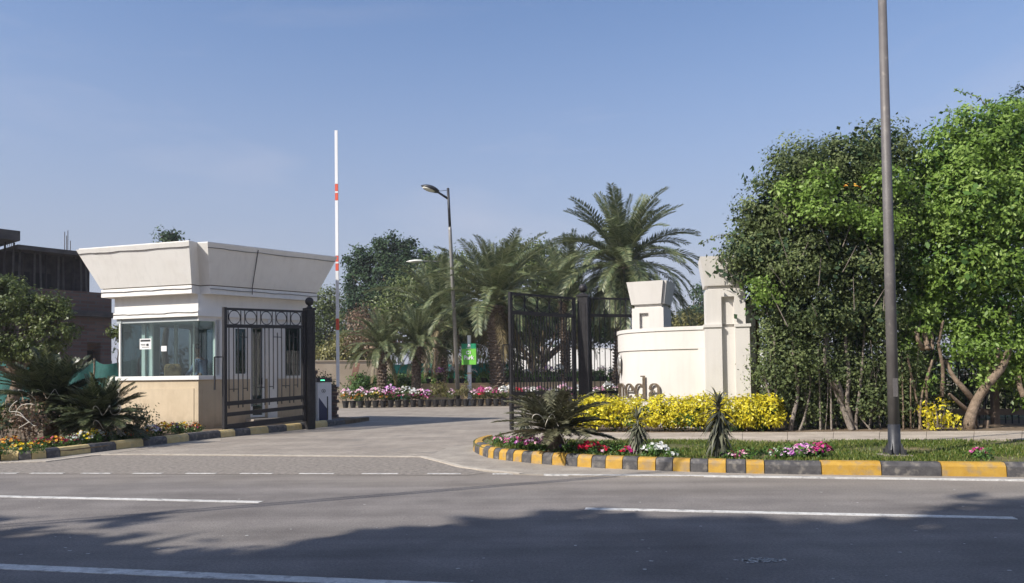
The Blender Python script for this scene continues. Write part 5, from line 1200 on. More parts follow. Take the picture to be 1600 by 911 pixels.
for pts, r0, r1 in (([(245, 890), (262, 800), (290, 690), (288, 570), (255, 400), (265, 170)], .05, .02), ([(610, 885), (560, 760), (490, 590), (440, 480), (465, 300), (430, 100)], .06, .03), ([(620, 885), (575, 700), (600, 550), (565, 350), (600, 120)], .055, .02), ([(640, 885), (632, 830), (660, 640), (680, 400), (690, 200), (665, 60)], .035, .015),
                    ([(150, 890), (160, 730), (158, 580), (150, 300)], .035, .02), ([(120, 890), (140, 720), (90, 560)], .04, .02), ([(690, 690), (712, 600), (735, 530)], .02, .01), ([(300, 885), (340, 780), (380, 560), (270, 380)], .025, .012), ([(425, 890), (420, 640), (410, 400)], .022, .015), ([(490, 890), (485, 600), (470, 300)], .022, .014), ([(730, 890), (640, 780)], .02, .012), ([(510, 580), (540, 640), (560, 740)], .07, .05)):
    poly_stem(mb, [z2(*p_) for p_ in pts], r0*1.15, r1, Yt-.25)
rr = random.Random(6)
for i in range(46):
    x = rr.uniform(1190, 1440); x2 = x+rr.uniform(-35, 35); poly_stem(mb, [(x, 676), ((x+x2)/2+rr.uniform(-10, 10), 600), (x2, rr.uniform(430, 560))], rr.uniform(.008, .022), .006, Yt+rr.uniform(-.3, .8), 5)
for i in range(18):
    x = rr.uniform(1210, 1390); y = rr.uniform(340, 520); poly_stem(mb, [(x, y), (x+rr.uniform(-30, 30), y-rr.uniform(20, 60))], .014, .005, Yt-1.0, 4)
mb.build('trunk', M['barkgrey'], dt, smooth=True)
flowers('blossom', 'orange', dt, tuple(D(1325, 302, Yt-1.35)), .28, .1, .2, 9, .028, 9)
# trailing shoots
def shoot(root, pts, Y, lm, seed, l=.085, n=10, r=.008):
    mb = MB(); poly_stem(mb, pts, r, .003, Y, 4); mb.build('shoot', M['bark'], root)
    rng = np.random.default_rng(seed); P = []
    S_ = [D(a, b, Y) for a, b in pts]; S_ = smooth_path(S_, 2)
    for a, b in zip(S_, S_[1:]):
        for t in np.linspace(0, 1, max(2, int((b-a).length/.05))): P.append(a.lerp(b, t))
    P = np.repeat(np.array([tuple(p_) for p_ in P]), 2, 0)+rng.normal(size=(len(P)*2, 3))*.02; A = rng.normal(size=P.shape); A[:, 2] -= .5; A /= np.linalg.norm(A, axis=1)[:, None]
    V, F = leaf_arrays(P, A, np.full(len(P), l), np.full(len(P), l*.55), rng); V -= np.array(gloc(root)); o = link('leaves', npmesh('leaves', V, F, np.repeat(rng.random(len(P)), 4), [LF[lm]]), root); o['kind'] = 'stuff'
shoot(dt, [(1170, 372), (1140, 366), (1118, 368), (1097, 380)], Yt-.2, 'darkcl', 1)
shoot(dt, [(1225, 270), (1212, 250), (1208, 240)], Yt, 'darkcl', 2)
shoot(dt, [(1300, 250), (1306, 228), (1303, 210)], Yt, 'mid', 3); shoot(dt, [(1345, 230), (1352, 205), (1362, 186)], Yt, 'darkcl', 4)
shoot(dt, [(1200, 290), (1186, 286), (1178, 284)], Yt, 'darkcl', 5); shoot(dt, [(1185, 320), (1160, 330)], Yt, 'darkcl', 6)
q = G(1530, 672, zg)
bt_ = empty('bright_green_tree', (q.x, q.y, zg), 'large bright green tree with forked leaning trunk at the right edge', 'tree')
bb = [Bl(1475, 262, Yt, 55, 60), Bl(1530, 225, Yt, 60, 60), Bl(1590, 215, Yt+.1, 60, 65), Bl(1660, 200, Yt, 70, 70), Bl(1440, 335, Yt, 55, 60), Bl(1510, 320, Yt-.3, 75, 65), Bl(1590, 310, Yt-.2, 70, 70), Bl(1670, 310, Yt, 70, 70), Bl(1430, 420, Yt, 42, 45), Bl(1490, 410, Yt-.2, 70, 60), Bl(1570, 410, Yt-.3, 75, 60), Bl(1660, 420, Yt, 75, 70), Bl(1465, 480, Yt, 60, 32), Bl(1550, 480, Yt-.1, 65, 40), Bl(1640, 500, Yt, 65, 50), Bl(1490, 548, Yt-.2, 30, 18), Bl(1510, 510, Yt, 50, 26), Bl(1575, 575, Yt, 40, 24), Bl(1420, 500, Yt, 34, 34), Bl(1420, 560, Yt+.2, 20, 34), Bl(1620, 590, Yt, 40, 40), Bl(1545, 545, Yt-.3, 40, 24), Bl(1600, 550, Yt-.2, 40, 36), Bl(1540, 590, Yt-.4, 20, 12, wt=.6), Bl(1596, 630, Yt-.3, 18, 14, wt=.6), Bl(1415, 545, Yt-.2, 18, 12, wt=.6), Bl(1458, 600, Yt-.3, 8, 14, wt=.5)]
foliage('crown', 'bright', bt_, bb, 60000, .115, .052, .125, .55, 51, clumps=1350, droop=.25)
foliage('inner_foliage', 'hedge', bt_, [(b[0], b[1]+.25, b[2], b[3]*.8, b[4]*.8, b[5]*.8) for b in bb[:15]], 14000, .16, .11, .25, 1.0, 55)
foliage('crown', 'ficus', bt_, [Bl(1585, 190, Yt+.8, 24, 40), Bl(1600, 165, Yt+.8, 20, 30)], 1600, .08, .04, .12, .6, 52)['label'] = 'darker twig tips behind the crown'
mb = MB()
for pts, r0, r1 in (([(478, 890), (470, 850), (480, 800), (515, 710), (590, 610), (655, 540), (690, 440)], .135, .07), ([(500, 730), (440, 655), (380, 590), (340, 500)], .075, .035), ([(475, 790), (420, 740), (360, 685)], .06, .03), ([(590, 610), (625, 500), (635, 430)], .055, .03), ([(540, 690), (580, 590), (582, 470)], .045, .02), ([(250, 885), (235, 780), (240, 600), (270, 500)], .04, .025), ([(210, 885), (180, 700), (130, 470)], .035, .02), ([(200, 890), (205, 700), (260, 520)], .03, .02), ([(320, 700), (332, 560), (300, 400)], .05, .03), ([(215, 440), (185, 380), (180, 330)], .06, .04), ([(245, 440), (232, 380), (222, 320)], .06, .04), ([(300, 440), (320, 320), (330, 280)], .035, .02), ([(270, 440), (268, 350)], .035, .025), ([(560, 890), (565, 830)], .07, .06), ([(110, 830), (105, 600), (100, 480)], .02, .014), ([(150, 850), (150, 600)], .02, .014), ([(690, 300), (695, 180)], .05, .04), ([(770, 700), (745, 640), (740, 560)], .07, .04), ([(540, 330), (505, 300)], .02, .012), ([(670, 220), (630, 150)], .03, .015), ([(520, 850), (500, 800), (540, 760)], .03, .02)):
    poly_stem(mb, [z5(*p_) for p_ in pts], r0, r1, Yt-.45 if r0 > .12 else Yt-.3)
mb.build('trunk', M['bark'], bt_, smooth=True)
shoot(bt_, [(1560, 190), (1545, 170), (1530, 152), (1510, 146), (1492, 140)], Yt, 'bright', 11, .08); shoot(bt_, [(1540, 190), (1537, 160), (1548, 155)], Yt, 'bright', 12, .07)
shoot(bt_, [(1478, 200), (1485, 178), (1480, 170)], Yt, 'bright', 13, .07); shoot(bt_, [(1450, 225), (1462, 195)], Yt, 'bright', 14, .07); shoot(bt_, [(1400, 262), (1430, 235), (1440, 215)], Yt, 'mid', 15, .07); shoot(bt_, [(1500, 200), (1520, 178)], Yt, 'bright', 16, .07)
# iron fence behind the trunks
fc = empty('iron_fence', (9, 18.6, zg), 'dusty brown rail fence with thin pickets behind the tree trunks', 'fence')
FA, FBp = D(1200, 660, 18.9), D(1780, 657, 18.2)
for za, hh in ((.36, .075), (1.62, .03)):
    mb = MB(); mb.bar((FA.x, FA.y), (FBp.x, FBp.y), za-hh+.1, za+hh+.1, .05); mb.build('rail', M['rustrail'], fc)
for i in range(58):
    q = FA.lerp(FBp, i/57); mb = MB(); mb.box((q.x, q.y, .98), (.02, .02, 1.6)); mb.build('picket', M['black'], fc)
for px in (1295, 1425, 1555):
    q = D(px, 650, 18.3); mb = MB(); mb.box((q.x, q.y, 1.0), (.14, .14, 1.68)); mb.build('post', M['rustrail'], fc)

for i, (a_, lab) in enumerate(((1245, 'dark shrub behind the fence, nearest the tall pillar'), (1330, 'dark shrub behind the fence, left of the lamp post'), (1430, 'dark shrub behind the fence, just right of the lamp post'), (1530, 'dark shrub behind the fence and the forked trunk'), (1630, 'dark shrub behind the fence at the right edge'))):
    q = D(a_, 600, 20.6); sb = empty('garden_shrub', (q.x, q.y, zg), lab, 'shrub', None); k = 20.6/1200
    foliage('foliage', 'darkcl', sb, [(q.x-.4, q.y, 1.0, .65, .5, .8), (q.x+.4, q.y+.2, 1.2, .6, .5, .95), (q.x, q.y, 2.3, .7, .5, .6), (q.x+.2, q.y, 2.9, .8, .5, .6)], 6500, .11, .06, .16, .7, 400+i, zmin=zg)
    mb = MB(); rr = random.Random(i)
    for j in range(6): limb(mb, (q.x+rr.uniform(-.1, .1), q.y, zg), (q.x+rr.uniform(-.7, .7), q.y+rr.uniform(-.3, .3), 2.6), .03, .01, rr, .05, 4, 4)
    mb.build('stem', M['barkgrey'], sb)
# ==================================================================== BEYOND THE GATE
def ordinal(n):
    o = ['first', 'second', 'third', 'fourth', 'fifth', 'sixth', 'seventh', 'eighth', 'ninth', 'tenth', 'eleventh', 'twelfth', 'thirteenth', 'fourteenth', 'fifteenth', 'sixteenth', 'seventeenth', 'eighteenth', 'nineteenth', 'twentieth']
    return o[n] if n < 20 else ('twenty-'+o[n-20] if n < 29 else ('thirtieth' if n == 29 else 'thirty-'+o[n-30] if n < 39 else 'fortieth'))
potm = None
def pot_proto():
    mb = MB(); mb.lathe((0, 0, 0), [(.115, 0), (.165, .29), (.18, .29), (.18, .33), (.16, .33), (.15, .28)], 14); me = mb.build('pot', M['pot']); m_ = me.data; bpy.data.objects.remove(me); return m_
potm = pot_proto(); FOL = {}; BLO = {}
def potted(nm, loc, cols, lab, grp, seed, h=.5, lm='mid', dens=1.0, sc_=1.0):
    root = empty(nm, loc, lab, 'potted plant', grp); link('pot', potm, root)
    rr = random.Random(seed); k = (lm, seed % 4, dens > 1)
    if k not in FOL:
        f = foliage('foliage', lm, None, [(0, 0, .33+h*.35, .2, .2, h*.36)], int(260*dens), .08, .035, .07, .7, seed, zmin=.3); FOL[k] = f.data; bpy.data.objects.remove(f)
    o = link('foliage', FOL[k], root); o['kind'] = 'stuff'; o.rotation_euler = (0, 0, rr.uniform(0, 6)); s_ = rr.uniform(1.0, 1.35); o.scale = (s_, s_, s_*rr.uniform(.9, 1.15))
    for i, cl in enumerate(cols):
        kk_ = (cl, seed % 3, i)
        if kk_ not in BLO:
            f = flowers('blossom', cl, None, (0, 0, .36), .23, .23, h*.72 if i == 0 else h*.32, 44 if i == 0 else 26, .042, seed*3+i); BLO[kk_] = f.data; bpy.data.objects.remove(f)
        o = link('blossom', BLO[kk_], root); o['kind'] = 'stuff'; o.rotation_euler = (0, 0, rr.uniform(-.6, .6)); o.scale = (s_, s_, s_*rr.uniform(.9, 1.15))
    root.scale = (sc_,)*3; return root
cnames = {'pinkwhite': 'pale pink', 'magenta': 'magenta', 'lilac': 'lilac', 'white': 'white', 'orange': 'orange', 'yellowf': 'yellow', 'red': 'red', 'pink': 'pink'}
row = [['pinkwhite', 'orange'], ['pinkwhite', 'orange'], ['pinkwhite', 'orange'], ['pinkwhite'], ['pinkwhite', 'yellowf'], ['pinkwhite', 'orange'], ['lilac', 'magenta'], ['pinkwhite', 'magenta'], ['white', 'pink'], ['white', 'magenta'], ['pinkwhite', 'magenta'], ['lilac', 'magenta'], [], [], ['pinkwhite'], [], [], ['pinkwhite'], ['magenta', 'red'], ['pinkwhite'], ['magenta'], ['white', 'pinkwhite'], ['white'], ['red'], ['pinkwhite'], ['white'], ['pink', 'white'], ['pinkwhite'], ['white', 'pink'], ['pinkwhite'], ['pinkwhite', 'magenta'], ['white'], ['pinkwhite'], ['pinkwhite'], ['pink'], ['white'], ['pinkwhite'], ['pinkwhite']]
for i, cs in enumerate(row):
    px = 540+i*11.75; q = G(px, 637.5-(px-540)*.0145, 0); leafy = not cs
    lab = ordinal(i)+' black pot from the left in the driveway row, '+(('with '+' and '.join(cnames[c] for c in cs)+' flowers') if cs else 'with leafy yellowish stems')
    potted('potted_flower', (q.x, q.y, .008), cs if cs else [], lab, 'black flower pots lining the driveway', 100+i, .78 if leafy else (.62 if i in (18, 8) else .52), 'olive' if leafy else 'mid', 1.2 if leafy else 1)
# stone edging planter with the upper row of pots
pa, pc = D(660, 600, 39.3), D(1000, 600, 40.6); pz = D(730, 598.5, 39.5).z
pl = empty('planter_wall', (pa.x, pa.y, 0), 'low tan planter wall behind the row of potted flowers', 'wall')
mb = MB(); mb.bar((pa.x, pa.y), (pc.x, pc.y), 0, pz-.05, .25); mb.build('wall_body', M['planter'], pl); mb = MB(); mb.bar((pa.x, pa.y), (pc.x, pc.y), pz-.049, pz, .29); mb.build('coping', M['planter'], pl)
mb = MB(); mb.prism([(pa.x, pa.y+.15), (pc.x, pc.y+.15), (pc.x+6, pc.y+14), (pa.x-2, pa.y+14)], 0, pz-.06); mb.build('terrace', M['ground'])['kind'] = 'structure'
for i in range(20):
    t = (i+.5)/20; q = pa.lerp(pc, t); cs = [['pinkwhite'], ['lilac'], ['white'], [], ['white'], [], ['pinkwhite'], ['white'], [], ['white']][i % 10]
    potted('potted_flower', (q.x, q.y+.5, pz-.06), cs, ordinal(i)+' black pot on the terrace above the tan wall, '+(('with '+cnames[cs[0]]+' flowers') if cs else 'leafy'), 'black pots on the planter terrace', 200+i, .38, 'hedge', 1, .95)
# bushes around the palms
def bush(nm, lab, blobs, n, lm, seed, l=.12, w_=.07, cat='bush', z=0, sig=.16, grp=None):
    c = blobs[0]; root = empty(nm, (c[0], c[1], z), lab, cat, grp); foliage('foliage', lm, root, blobs, n, l, w_, sig, .5, seed, zmin=z)
    mb = MB(); rr = random.Random(seed)
    for b in blobs[:6]: limb(mb, (b[0]*.7+c[0]*.3, b[1], z-.02), (b[0], b[1], b[2]+b[5]*.5), .05, .015, rr, .06, 4, 5)
    mb.build('stem', M['bark'], root); return root
bush('round_bush', 'rounded bright green bush between the boundary wall and the first palm', [Bl(592, 604, 40.0, 36, 22), Bl(560, 612, 40, 22, 16), Bl(572, 600, 40, 20, 16)], 5000, 'hedge', 61)
bush('round_bush', 'rounded green bush between the two small palms', [Bl(622, 604, 40.2, 26, 20), Bl(640, 606, 40.2, 20, 20), Bl(606, 606, 40.2, 20, 20)], 4000, 'hedge', 62)
bush('dark_bush', 'dark bush right behind the barrier cabinet', [Bl(500, 620, 26.5, 24, 34), Bl(478, 610, 27, 24, 36)], 4000, 'ficus', 63, .1, .05)
bush('trimmed_hedge', 'long green trimmed hedge before the green netting', [Bl(x, 594, 46, 24, 8, 1.0) for x in range(560, 1000, 26)], 12000, 'hedge', 64, .16, .09, 'hedge')
bush('dark_hedge', 'dark low hedge seen through the right gate, before the white wall', [Bl(x, 590, 48, 22, 15, 1.0) for x in range(800, 1010, 22)], 9000, 'ficus', 65, .16, .09, 'hedge')
# walls and nets behind
def wall_thing(nm, lab, a, b, ya, yb, Ya, Yb, m_, th=.25, cat='wall', panel=0):
    p, q = D(a, ya, Ya), D(b, yb, Yb); root = empty(nm, (p.x, p.y, 0), lab, cat); n = panel or 1
    for i in range(n):
        u0, u1 = p.lerp(q, i/n), p.lerp(q, (i+1)/n-(.002 if n > 1 else 0)); mb = MB(); mb.bar(u0.xy, u1.xy, 0, u0.z, th, 0, u1.z); mb.build('wall_panel' if n > 1 else 'wall_body', M[m_], root)
    mb = MB(); mb.bar(p.xy, q.xy, p.z+.001, p.z+.07, th+.08, q.z+.001, q.z+.07); mb.build('coping', M[m_], root); return root
wall_thing('boundary_wall', 'sunlit beige boundary wall with a leaning plank, left of the palms', 380, 612, 566, 564, 43, 46, 'wallbeige')
pk = empty('plank', tuple(D(580, 600, 43.5)), 'brown plank leaning against the beige boundary wall', 'plank'); a_, b_ = D(551, 601, 43.6), D(558, 567, 44.6)
mb = MB(); mb.tube([a_, b_], .001, 4); mb.v = []; mb.f = []; mb.m = []
for p_ in (a_, b_):
    pass
mb.add([a_+Vector((-.17, 0, 0)), a_+Vector((.17, 0, 0)), a_+Vector((.17, .06, 0)), a_+Vector((-.17, .06, 0)), b_+Vector((-.17, 0, 0)), b_+Vector((.17, 0, 0)), b_+Vector((.17, .06, 0)), b_+Vector((-.17, .06, 0))], [(0, 1, 5, 4), (1, 2, 6, 5), (2, 3, 7, 6), (3, 0, 4, 7), (0, 3, 2, 1), (4, 5, 6, 7)]); mb.build('board', M['wood'], pk)
wall_thing('white_wall', 'long bright white wall far behind the right gate', 800, 1200, 543, 548, 76, 76, 'farwhite', panel=6)
def net(nm, lab, a, b, ya, yb, yc, Ya, Yb, nseg, sag, fold=.12, mt='net'):
    root = empty(nm, tuple(D(a, ya, Ya))[:2]+(0,), lab, 'netting'); V = []; F = []; nx, nz_ = nseg*8, 6
    for i in range(nx+1):
        t = i/nx; pt_ = D(a, ya, Ya).lerp(D(b, yb, Yb), t); s_ = sag*math.sin(math.pi*((t*nseg) % 1))**.8*(.6+.4*math.sin(i*.35)); top = pt_.z-s_
        for j in range(nz_+1):
            k = j/nz_; V.append((pt_.x, pt_.y+fold*math.sin(i*1.1+k*3)*(1-k*.3), .02+(top-.02)*(1-k)))
    for i in range(nx):
        for j in range(nz_): c = i*(nz_+1)+j; F.append((c, c+nz_+1, c+nz_+2, c+1))
    mb = MB(); mb.add(V, F); mb.build('net', M[mt], root, smooth=True)
    for i in range(nseg+1):
        q = D(a, ya, Ya).lerp(D(b, yb, Yb), i/nseg); mb = MB(); mb.rod((q.x, q.y+.1, 0), (q.x, q.y+.1, q.z+.05), .035, n=6); mb.build('post', M['bark'], root)
    return root
net('green_net', 'teal construction netting hung behind the green park sign', 606, 800, 567, 567, 600, 49, 50, 5, .12, mt='net_sunlit')
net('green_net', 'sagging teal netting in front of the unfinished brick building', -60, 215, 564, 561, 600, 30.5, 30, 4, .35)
# white tarp-like wall pieces above the net
wall_thing('white_shed', 'low white shed wall peeking over the teal netting', 652, 720, 556, 558, 56, 56, 'farwhite', 2.0, 'shed')
# park sign
Ys = 37.75; sg = D(733, 600, Ys); ps = empty('park_sign', (sg.x, sg.y, 0), 'green sign box reading C1 Park on a white post', 'sign')
a_, b_ = D(722, 570, Ys), D(744.5, 537, Ys); zmid = D(733, 545, Ys).z; W_ = b_.x-a_.x; cxs = (a_.x+b_.x)/2
mb = MB(); mb.box((cxs, Ys, (a_.z+zmid)/2), (W_, .3, zmid-a_.z-.004), rz=-.12); mb.build('sign_box', M['green'], ps)
mb = MB(); mb.box((cxs, Ys, (zmid+b_.z)/2), (W_, .3, b_.z-zmid), rz=-.12); mb.build('sign_header', M['dgreen'], ps)
mb = MB(); pz_ = D(733, 524, Ys).z; mb.tube([(cxs, Ys, 0), (cxs, Ys, a_.z-.002)], .1, 10); mb.tube([(cxs, Ys, b_.z+.002), (cxs, Ys, pz_)], .09, 10); mb.build('post', M['signwhite'], ps, smooth=False)
mb = MB(); mb.tube([(cxs, Ys, a_.z-.45), (cxs, Ys, a_.z-.38)], .13, 10); mb.build('post_band', M['planter'], ps)
def text(txt, size, loc, m_, parent, rz, name='lettering'):
    cu = bpy.data.curves.new(name, 'FONT'); cu.body = txt; cu.size = size; cu.extrude = .008; cu.align_x = 'CENTER'; cu.offset = size*.03
    t_ = bpy.data.objects.new(name, cu); col.objects.link(t_); dg = bpy.context.evaluated_depsgraph_get(); me = bpy.data.meshes.new_from_object(t_.evaluated_get(dg)); bpy.data.objects.remove(t_)
    me.materials.clear(); me.materials.append(m_); o = link(name, me, parent); o.location = Vector(loc)-gloc(parent); o.rotation_euler = (R(90), 0, rz); return o
yo = Ys-.165
text('C1', .22, (cxs-.02, yo, a_.z+.52), M['signwhite'], ps, -.12); text('Park', .27, (cxs-.02, yo, a_.z+.26), M['signwhite'], ps, -.12)
mb = MB(); zc_ = (zmid+b_.z)/2+.02
for s_, dx_, dz_, r_ in ((1, .0, .03, .07), (1, -.035, -.03, .05), (1, .045, -.015, .035)): mb.ball((cxs+dx_, yo-.002, zc_+dz_), r_, 8, 6, (1, .12, .9))
mb.box((cxs-.02, yo-.003, zc_-.12), (.26, .008, .018), rz=-.12); mb.build('emblem', M['signwhite'], ps)

# ---- background trees
def bgtree(nm, lab, px, Y, blobs, n, lm, seed, l=.3, w_=.17, sig=.4, r=.25, grp='trees beyond the gate', shell=.55, limbs=9, fork=.3, cl=None):
    q = D(px, 600, Y); return tree(nm, (q.x, q.y, 0), lab, 'tree', lm, blobs, n, l, w_, r, sig, seed, grp, 'bark', shell, limbs, fork)
bgtree('ficus_tree', 'dark green tree with ragged spires left of the leaning lamp post', 610, 62, [Bl(614, 395, 62, 20, 30), Bl(594, 400, 62, 14, 26), Bl(632, 402, 62, 15, 24), Bl(566, 410, 62, 14, 26), Bl(552, 432, 62, 14, 24), Bl(600, 440, 62, 34, 36), Bl(548, 470, 62, 14, 28), Bl(578, 480, 62, 34, 40), Bl(640, 440, 62, 30, 36), Bl(664, 400, 62, 12, 12), Bl(676, 408, 62, 14, 12), Bl(560, 530, 62, 30, 30), Bl(540, 404, 62, 6, 7), Bl(612, 370, 62, 7, 9), Bl(590, 378, 62, 5, 9), Bl(562, 386, 62, 6, 9), Bl(640, 380, 62, 6, 8)], 32000, 'ficus', 71, .24, .14, .28)
bgtree('round_tree', 'broad mid green tree behind the leaning lamp post', 660, 55, [Bl(650, 455, 55, 38, 34), Bl(620, 480, 55, 34, 34), Bl(690, 440, 55, 40, 36), Bl(720, 430, 55, 34, 40), Bl(600, 520, 55, 34, 30), Bl(660, 510, 55, 50, 34), Bl(720, 500, 55, 50, 34)], 22000, 'mid', 72, .24, .10, .45)
bgtree('round_tree', 'wide mid green tree between the thick palm and the tallest palm', 830, 58, [Bl(826, 410, 58, 36, 30), Bl(855, 425, 58, 32, 30), Bl(795, 415, 58, 28, 30), Bl(870, 460, 58, 40, 40), Bl(820, 470, 58, 50, 44), Bl(905, 480, 58, 40, 36), Bl(840, 388, 58, 18, 10), Bl(870, 402, 58, 12, 12)], 22000, 'mid', 73, .24, .11, .45)
bgtree('dark_tree', 'dark spreading tree over the terrace behind the right gate', 860, 50, [Bl(850, 500, 50, 50, 36), Bl(900, 505, 50, 46, 34), Bl(810, 505, 50, 40, 34), Bl(940, 510, 50, 36, 32), Bl(740, 520, 49, 46, 22), Bl(700, 520, 49, 30, 26)], 20000, 'ficus', 74, .22, .12, .4, shell=.7)
for i, (px, lab) in enumerate(((704, 'thin forked dark trunk near the lamp post'), (690, 'slender sloping dark trunk before the teal netting'), (838, 'forked dark trunk left of the white wall, seen through the gate'))):
    q = D(px, 585, 47); tt = empty('small_tree', (q.x, q.y, 0), lab, 'tree', None); mb = MB(); rr = random.Random(i)
    for j in range(4): limb(mb, (q.x, q.y, 0), (q.x+(j-1.5)*.9, q.y+rr.uniform(-.5, .5), 4.6), .12, .06, rr, .05, 5, 6)
    mb.build('trunk', M['bark'], tt); foliage('crown', 'ficus', tt, [(q.x+k_, q.y, 5.0, 1.4, 1.2, .8) for k_ in (-1, 1)], 2500, .2, .11, .3, .7, 200+i)
bgtree('far_tree', 'hazy dark tree just right of the booth roof', 515, 66, [Bl(514, 470, 66, 22, 30), Bl(500, 500, 66, 30, 34), Bl(530, 510, 66, 24, 30), Bl(490, 540, 66, 30, 26), Bl(470, 520, 66, 30, 30)], 12000, 'mid', 75, .24, .12, .4)
bush('yellowing_bush', 'yellowish bush over the beige wall beside the barrier boom', [Bl(545, 546, 52, 26, 26), Bl(520, 556, 52, 22, 22), Bl(570, 545, 52, 20, 24)], 6000, 'olive', 76, .2, .1, 'bush', 0, .3)
bush('brown_bush', 'brownish dry bush behind the leftmost small palm', [Bl(570, 515, 48, 30, 34), Bl(600, 530, 48, 30, 30)], 5000, 'drybush', 77, .16, .08, 'bush', 0, .3)
bgtree('far_tree', 'dark pointed tree seen between the two cream pillars', 1088, 66, [Bl(1092, 470, 66, 14, 26), Bl(1086, 500, 66, 24, 26), Bl(1070, 520, 66, 30, 26), Bl(1110, 520, 66, 20, 20), Bl(1094, 452, 66, 6, 14)], 9000, 'ficus', 78, .26, .12, .35)
bgtree('far_tree', 'small tree top poking above the booth roof', 262, 60, [Bl(262, 372, 60, 13, 9), Bl(255, 366, 60, 7, 6), Bl(270, 366, 60, 6, 5), Bl(262, 400, 60, 24, 20)], 2600, 'ficus', 79, .26, .14, .3)
bgtree('low_tree', 'olive low trees under the far dark pointed tree', 1075, 55, [Bl(1075, 505, 55, 30, 18), Bl(1050, 512, 55, 26, 16), Bl(1100, 510, 55, 20, 14)], 5000, 'olive', 80, .2, .1, .35)
# tree at the left edge
lt = [Bl(12, 470, 24, 40, 36), Bl(-30, 470, 24, 50, 50), Bl(50, 492, 24, 34, 26), Bl(30, 530, 24, 40, 30), Bl(70, 465, 24, 20, 12, wt=.7), Bl(92, 478, 24, 20, 16), Bl(86, 515, 24, 30, 26), Bl(-20, 540, 24, 50, 36), Bl(60, 545, 24, 40, 22), Bl(104, 500, 24, 14, 12), Bl(0, 440, 24, 16, 14)]
q = D(20, 600, 24.3); tree('left_tree', (q.x, q.y, .0), 'leafy dark green tree at the left edge, before the unfinished building', 'tree', 'mid', lt, 19000, .11, .06, .19, .11, 81, None, 'bark', .5, 9, .3)
q = D(186, 600, 25.5); tree('left_tree', (q.x, q.y, .0), 'small tuft of leaves beside the left edge of the booth glass', 'tree', 'mid', [Bl(184, 512, 25.5, 11, 13), Bl(192, 520, 25.5, 16, 14)], 700, .11, .065, .05, .12, 82, None, 'bark', .5, 3, .3)
# brick edging pile behind gate post
q = D(500, 600, 26)
bp_ = empty('brick_pile', (q.x, q.y, 0), 'stepped stack of red brown bricks behind the left gate post', 'bricks'); n = 0
for k in range(14):
    for i in range(5-(k > 11)*2-(k > 9)):
        mb = MB(); mb.box((q.x-.5+i*.235+(k % 2)*.05, q.y, .04+k*.125), (.225, .22, .115)); mb.build('brick', M['brick'], bp_)

# ---- unfinished building
ha, hb2 = D(-120, 600, 33.0), D(174, 600, 39.2)
hA, hB = Vector((ha.x, ha.y)), Vector((hb2.x, hb2.y)); hd_ = (hB-hA).normalized(); hn = Vector((hd_.y, -hd_.x))   # outward (towards camera)
ub = empty('unfinished_building', (hA.x, hA.y, 0), 'unfinished two storey brick building with formwork props, left background', 'building')
z1_ = D(100, 491, 38).z; zf = D(128, 464, 38.3).z; zr = D(100, 392, 37.8).z
def hx(px): return along(hA, hB, px)
LnH = (hB-hA).length
mb = MB(); wallseg(mb, hA, hB, .3, 0, z1_-.12, [(hx(136), hx(156), 0, D(146, 535, 38.6).z), (hx(64), hx(88), 0, 2.6), (hx(180), hx(190), 0, 2.6)] if False else [(hx(136), hx(157), .0, D(146, 535, 38.6).z), (hx(58), hx(96), 0, D(80, 535, 37.6).z)]); ob = mb.build('ground_floor_wall', M['brick'], ub)
ob.data.transform(Matrix.Identity(4))
def hslab(nm, x0, x1, o0, o1, za, zb, m_):
    mb = MB(); P = [hA+hd_*x0+hn*o0, hA+hd_*x1+hn*o0, hA+hd_*x1+hn*o1, hA+hd_*x0+hn*o1]; mb.prism([tuple(p_) for p_ in P], za, zb); return mb.build(nm, M[m_], ub)
hslab('floor_slab', -1, LnH+.1, .35, -9, z1_-.118, z1_+.12, 'slab')
hslab('parapet', -1, LnH, .0, -.25, z1_+.121, zf+.25, 'brick')
hslab('parapet', LnH-.25, LnH, -.251, -9, z1_+.121, zf+.25, 'brick')
hslab('end_wall', LnH-.3, LnH, -.31, -9, 0, z1_-.12, 'brick')
xe = hx(147)
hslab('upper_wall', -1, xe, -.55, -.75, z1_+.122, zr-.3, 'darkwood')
for a, b in ((28, 52), (60, 86)): hslab('opening', hx(a), hx(b), -.50, -.548, z1_+.6, zr-1.2, 'dark')  # solid near-black slabs paint the shade of openings on the upper wall
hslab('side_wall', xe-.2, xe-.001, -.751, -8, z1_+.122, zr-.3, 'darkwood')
hslab('room_shade_sheet', hx(130), hx(162), -1.2, -1.4, 0, 3, 'dark'); hslab('room_shade_sheet', hx(50), hx(102), -1.2, -1.4, 0, 3.4, 'dark')  # near-black sheets behind the doorways paint the shade of unlit rooms
hslab('roof_slab', hx(20), xe+.1, .5, -9, zr-.28, zr-.08, 'slab')
hslab('roof_slab', -1, hx(20)-.01, .8, -9, zr+.05, zr+.5, 'slab')
rr = random.Random(5)
for i, px in enumerate((6, 18, 28, 38, 52, 64, 74, 92, 104, 116, 128, 136)):
    x = hx(px); z_ = zr-.28; q = hA+hd_*x+hn*(-.05+rr.uniform(-.3, .1)); mb = MB(); mb.rod((q.x, q.y, z1_+.12), (q.x+rr.uniform(-.1, .1), q.y, z_+(.33 if px < 20 else 0)), .045 if px != 38 else .08, n=5); mb.build('prop', M['slab'] if i % 3 else M['darkwood'], ub)
